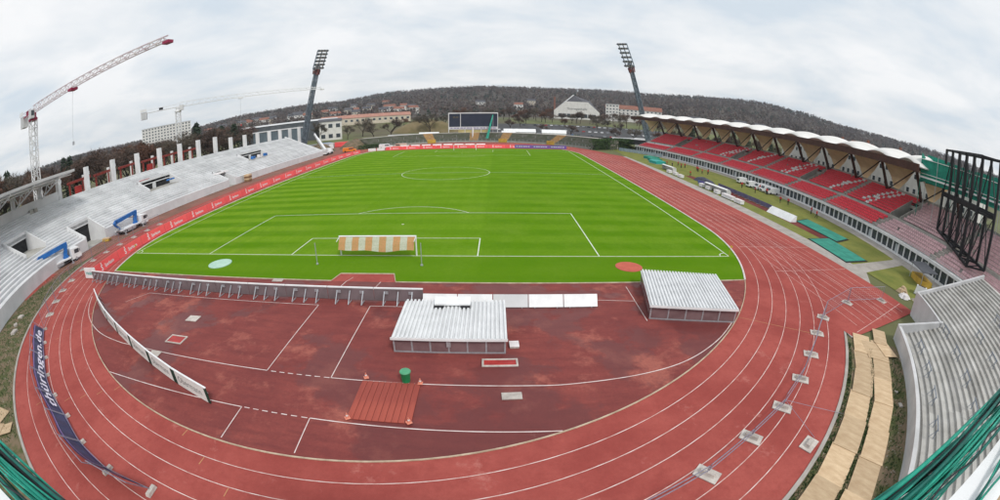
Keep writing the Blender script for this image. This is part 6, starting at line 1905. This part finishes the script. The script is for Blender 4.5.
def fir_tree(seed):
    rr = random.Random(seed); tr, cr = MB(), MB(); H = 10
    tr.tube((0, 0, 0), (0, 0, H * .95), .2, 6, .03)
    for k in range(420):
        t = rr.random() ** .8; z_ = 1.2 + (H - 1.3) * t; R_ = (1 - t) * 2.5 + .15; a = rr.uniform(0, 2 * PI); r = R_ * rr.uniform(.35, 1.05)
        p = Vector((r * math.cos(a), r * math.sin(a), z_ - .25 * r)); w = rr.uniform(.25, .6)
        tx = Vector((-math.sin(a), math.cos(a), 0)) * w; ou = Vector((math.cos(a), math.sin(a), -.45)) * w * 1.3
        cr.add([p - tx * .6, p + tx * .6, p + ou], [(0, 1, 2)])
        if k % 3 == 0: cr.add([p, p + ou + tx * .4, p + Vector((0, 0, w * .9))], [(0, 1, 2)])
    for M in (tr, cr): M.v = [(x, y, zz * .8) for x, y, zz in M.v]
    return tr.mesh('trunk', M_BARK), cr.mesh('crown', M_FIR)


BT = [bare_tree(1, M_TWIG), bare_tree(2, M_TWIG2), bare_tree(3, M_TWIGR), bare_tree(4, M_TWIG), bare_tree(5, M_TWIG2)]
FT = [fir_tree(7), fir_tree(8)]


def tree(x, yy, sc, kind, label, group):
    z_ = ground_z(x, yy)
    nm, pr = ('fir_tree', FT[kind % 2]) if kind >= 10 else ('bare_tree', BT[kind % 5])
    o = thing(nm, label, 'tree', (x, yy, z_ - .1), random.uniform(0, 6.3), group)
    sc *= TS[0]; o.scale = (sc, sc, sc * random.uniform(.9, 1.1))
    put('trunk', pr[0], o); put('crown', pr[1], o)


rr = random.Random(17)
TS = [1.75]
for i in range(70):                                  # wood behind the left stand
    yy = -25 + 185 * (i / 69) + rr.uniform(-2, 2); x = -92 - rr.uniform(0, 45) - max(0, yy - 60) * .15
    tree(x, yy, rr.uniform(.95, 1.3), rr.choice((0, 2, 3, 2, 1)), 'bare brown tree in the wood behind the left stand', 'bare trees behind the left stand')
for i in range(10):
    yy = rr.uniform(-10, 150); x = -100 - rr.uniform(0, 40)
    tree(x, yy, rr.uniform(1.0, 1.35), 10 + i, 'dark fir tree standing in the wood behind the left stand', 'firs behind the left stand')
TS[0] = 1.12
for i, (a, r) in enumerate(((-16.5, 215), (-14.2, 225), (-20, 240), (-18, 250), (-24, 235), (-27, 225), (-11, 260), (-9, 250), (-5, 270), (-3.5, 255), (-29, 250), (-22, 262), (-7, 285), (-1, 280), (1.5, 262), (3.5, 300), (-12.5, 290))):
    a = math.radians(a); tree(CAM.x + r * math.sin(a), CAM.y + r * math.cos(a), rr.uniform(.9, 1.4), rr.choice((0, 1, 2, 4)), 'bare tree near the grassy mound beyond the far terrace', 'bare trees beyond the far terrace')
for i in range(52):                                  # belt beyond the car park
    a = math.radians(-6 + 31 * i / 51 + rr.uniform(-.4, .4)); r = rr.choice((305, 315, 330, 345, 275)) + rr.uniform(-8, 8)
    if 7 < math.degrees(a) < 14 and r > 300: r = 318
    tree(CAM.x + r * math.sin(a), CAM.y + r * math.cos(a), rr.uniform(.8, 1.25), rr.choice((0, 1, 3, 4, 2)), 'bare tree in the belt beyond the car park', 'bare trees beyond the car park')
for i, (a, r, s_) in enumerate(((15.5, 215, .8), (17.8, 225, .9), (21, 232, .75), (9.5, 232, .9), (24, 215, 1.0), (6, 240, .8))):
    a = math.radians(a); tree(CAM.x + r * math.sin(a), CAM.y + r * math.cos(a), s_, i % 5, 'bare tree standing among the parked cars', 'bare trees in the car park')
TS[0] = 1.15
for i in range(30):                                  # gardens behind the covered stand
    yy = -22 + 150 * i / 29 + rr.uniform(-2, 2); x = 91.5 + rr.uniform(0, 4) if i % 3 else 110 + rr.uniform(0, 25)
    x += max(0, yy - 70) * -.05
    if any(abs(yy - h_) < 4.8 for h_ in (4, 16, 27, 38, 49, 60, 72)) and x < 108: x = 90.3
    tree(x, yy, rr.uniform(.5, .72) if x < 108 else rr.uniform(.9, 1.2), 10 + i if i % 4 == 0 else rr.choice((0, 1, 4)), 'fir tree in the gardens behind the covered stand' if i % 4 == 0 else 'bare tree in the gardens behind the covered stand', 'firs behind the covered stand' if i % 4 == 0 else 'bare trees behind the covered stand')
for i in range(14):
    a = math.radians(23 + 12 * i / 13); r = 205 + rr.uniform(-12, 25); tree(CAM.x + r * math.sin(a), CAM.y + r * math.cos(a), rr.uniform(.9, 1.25), 10 + i if i % 2 else 0, 'dark fir tree behind the far end of the right roof' if i % 2 else 'bare tree behind the far end of the right roof', 'firs behind the right roof end' if i % 2 else 'bare trees behind the right roof end')

# hedge at the right end of the far terrace
def hedge(label, pts, w, h, n, seed):
    rr = random.Random(seed); mb = MB(); P_ = Path(pts)
    for i in range(n):
        p, t = P_.at(rr.uniform(0, P_.len)); x, yy, z_ = p.x + rr.gauss(0, w * .4), p.y + rr.gauss(0, w * .4), h * (1 - rr.random() ** 1.6) + .05
        s_ = rr.uniform(.2, .42); e1 = Vector((rr.gauss(0, 1), rr.gauss(0, 1), rr.gauss(0, 1))).normalized() * s_; e2 = Vector((rr.gauss(0, 1), rr.gauss(0, 1), rr.gauss(0, 1))).normalized() * s_
        c = Vector((x, yy, z_)); mb.add([c - e1, c + e1, c + e2], [(0, 1, 2)])
    o = thing('hedge', label, 'hedge'); ob('foliage', mb, M_HEDGE, o, kind='stuff')
    st = MB()
    for i in range(8):
        p, t = P_.at(P_.len * (i + .5) / 8); st.tube((p.x, p.y, -.05), (p.x, p.y, h * .6), .06, 5)
    ob('stem', st, M_BARK, o, kind='stuff')


hedge('dark green hedge between the far terrace and the right stand', [(45, 115), (50, 119), (57, 124), (63, 129)], 2.6, 3.8, 5200, 1)
hedge('low green hedge at the left end of the far terrace', [(-42, 121), (-37, 126), (-33, 128)], 1.6, 1.4, 900, 2)
o = thing('blue_barrier', 'pale blue barrier row at the far end of the right lawn', 'barrier')
for q in range(9):
    x, yy = 54.5 + 1.2 * q, 116 - 1.8 * q
    ob('panel', MB().bar((x, yy, .65), (x + 1.1, yy - 1.7, .65), .08, 1.1), mat('pale_blue', (.34, .42, .50), (.26, .33, .40), 1, .6), o)

# forested hills
rr = np.random.default_rng(4)
NT_ = 17000
az = rr.uniform(-80, 80, NT_); rd = 400 + 960 * rr.random(NT_) ** .75
V_, F_, K_ = [], [], []
base_i = 0
allv = []; allk = []
for a, r in zip(az, rd):
    ar = math.radians(a); x, yy = CAM.x + r * math.sin(ar), CAM.y + r * math.cos(ar)
    # gaps for the hillside houses on the left and clearings near the foot
    if r < 520 and rr.random() < .25: continue
    z_ = ground_z(x, yy)
    top_ = r > 1150
    conif = rr.random() < (.62 if top_ else .07 + .55 * (math.sin(x * .013 + 2) * math.sin(yy * .019 + x * .004) > .55))
    w = rr.uniform(4.2, 7.0); h = rr.uniform(7, 11)
    n = 13
    u = rr.normal(size=(n, 3)); u /= np.linalg.norm(u, axis=1)[:, None]
    if conif:
        t = rr.random(n); c = np.stack([u[:, 0] * w * .5 * (1 - t), u[:, 1] * w * .5 * (1 - t), h * 1.15 * t], 1); sz = w * .42 * (1.15 - t)[:, None]
        kk = 1
    else:
        c = u * np.array([w * .55, w * .55, h * .42]) * rr.uniform(.5, 1, (n, 1)) + np.array([0, 0, h * .52]); sz = w * .33
        kk = rr.choice([0, 0, 2, 3])
    e1 = rr.normal(size=(n, 3)); e1 /= np.linalg.norm(e1, axis=1)[:, None]; e2 = rr.normal(size=(n, 3)); e2 /= np.linalg.norm(e2, axis=1)[:, None]
    P0 = c + np.array([x, yy, z_]); allv.append(np.stack([P0 - e1 * sz, P0 + e1 * sz, P0 + e2 * sz * 1.1], 1).reshape(-1, 3)); allk += [kk] * n
vv = np.concatenate(allv).astype(np.float32); nf = len(vv) // 3
me = bpy.data.meshes.new('forest')
me.vertices.add(len(vv)); me.vertices.foreach_set('co', vv.ravel())
me.loops.add(len(vv)); me.loops.foreach_set('vertex_index', np.arange(len(vv), dtype=np.int32))
me.polygons.add(nf); me.polygons.foreach_set('loop_start', np.arange(0, len(vv), 3, dtype=np.int32)); me.polygons.foreach_set('loop_total', np.full(nf, 3, dtype=np.int32))
for m_ in (mat('far_twigs', (.115, .088, .080), (.070, .055, .053), .02, .95, .35, .65), mat('far_fir', (.036, .055, .038), (.022, .036, .027), .012, .95, .35, .65),
           mat('far_twigs_grey', (.155, .125, .10), (.085, .07, .06), .02, .95, .35, .65), mat('far_twigs_russet', (.115, .078, .064), (.075, .053, .046), .02, .95, .35, .65)): me.materials.append(m_)
me.polygons.foreach_set('material_index', np.array(allk, dtype=np.int32)); me.update(calc_edges=True); me.validate()
put('forest', me, kind='stuff', label='brown and dark green winter forest covering the hills behind the stadium', category='forest')

# ------------------------------------------------------------------ thin winter haze over the whole place
hz = bpy.data.materials.new('haze'); hz.use_nodes = True
n, l = hz.node_tree.nodes, hz.node_tree.links; n.clear()
vo = n.new('ShaderNodeVolumePrincipled'); vo.inputs['Color'].default_value = (.80, .87, .97, 1); vo.inputs['Density'].default_value = .00017; vo.inputs['Anisotropy'].default_value = .3
vt = n.new('ShaderNodeOutputMaterial'); l.new(vo.outputs[0], vt.inputs['Volume'])
ob('haze', MB().box(-1700, -1600, -6, 1700, 1700, 175), hz, kind='stuff', label='thin pale winter haze filling the air over the stadium and hills', category='haze')
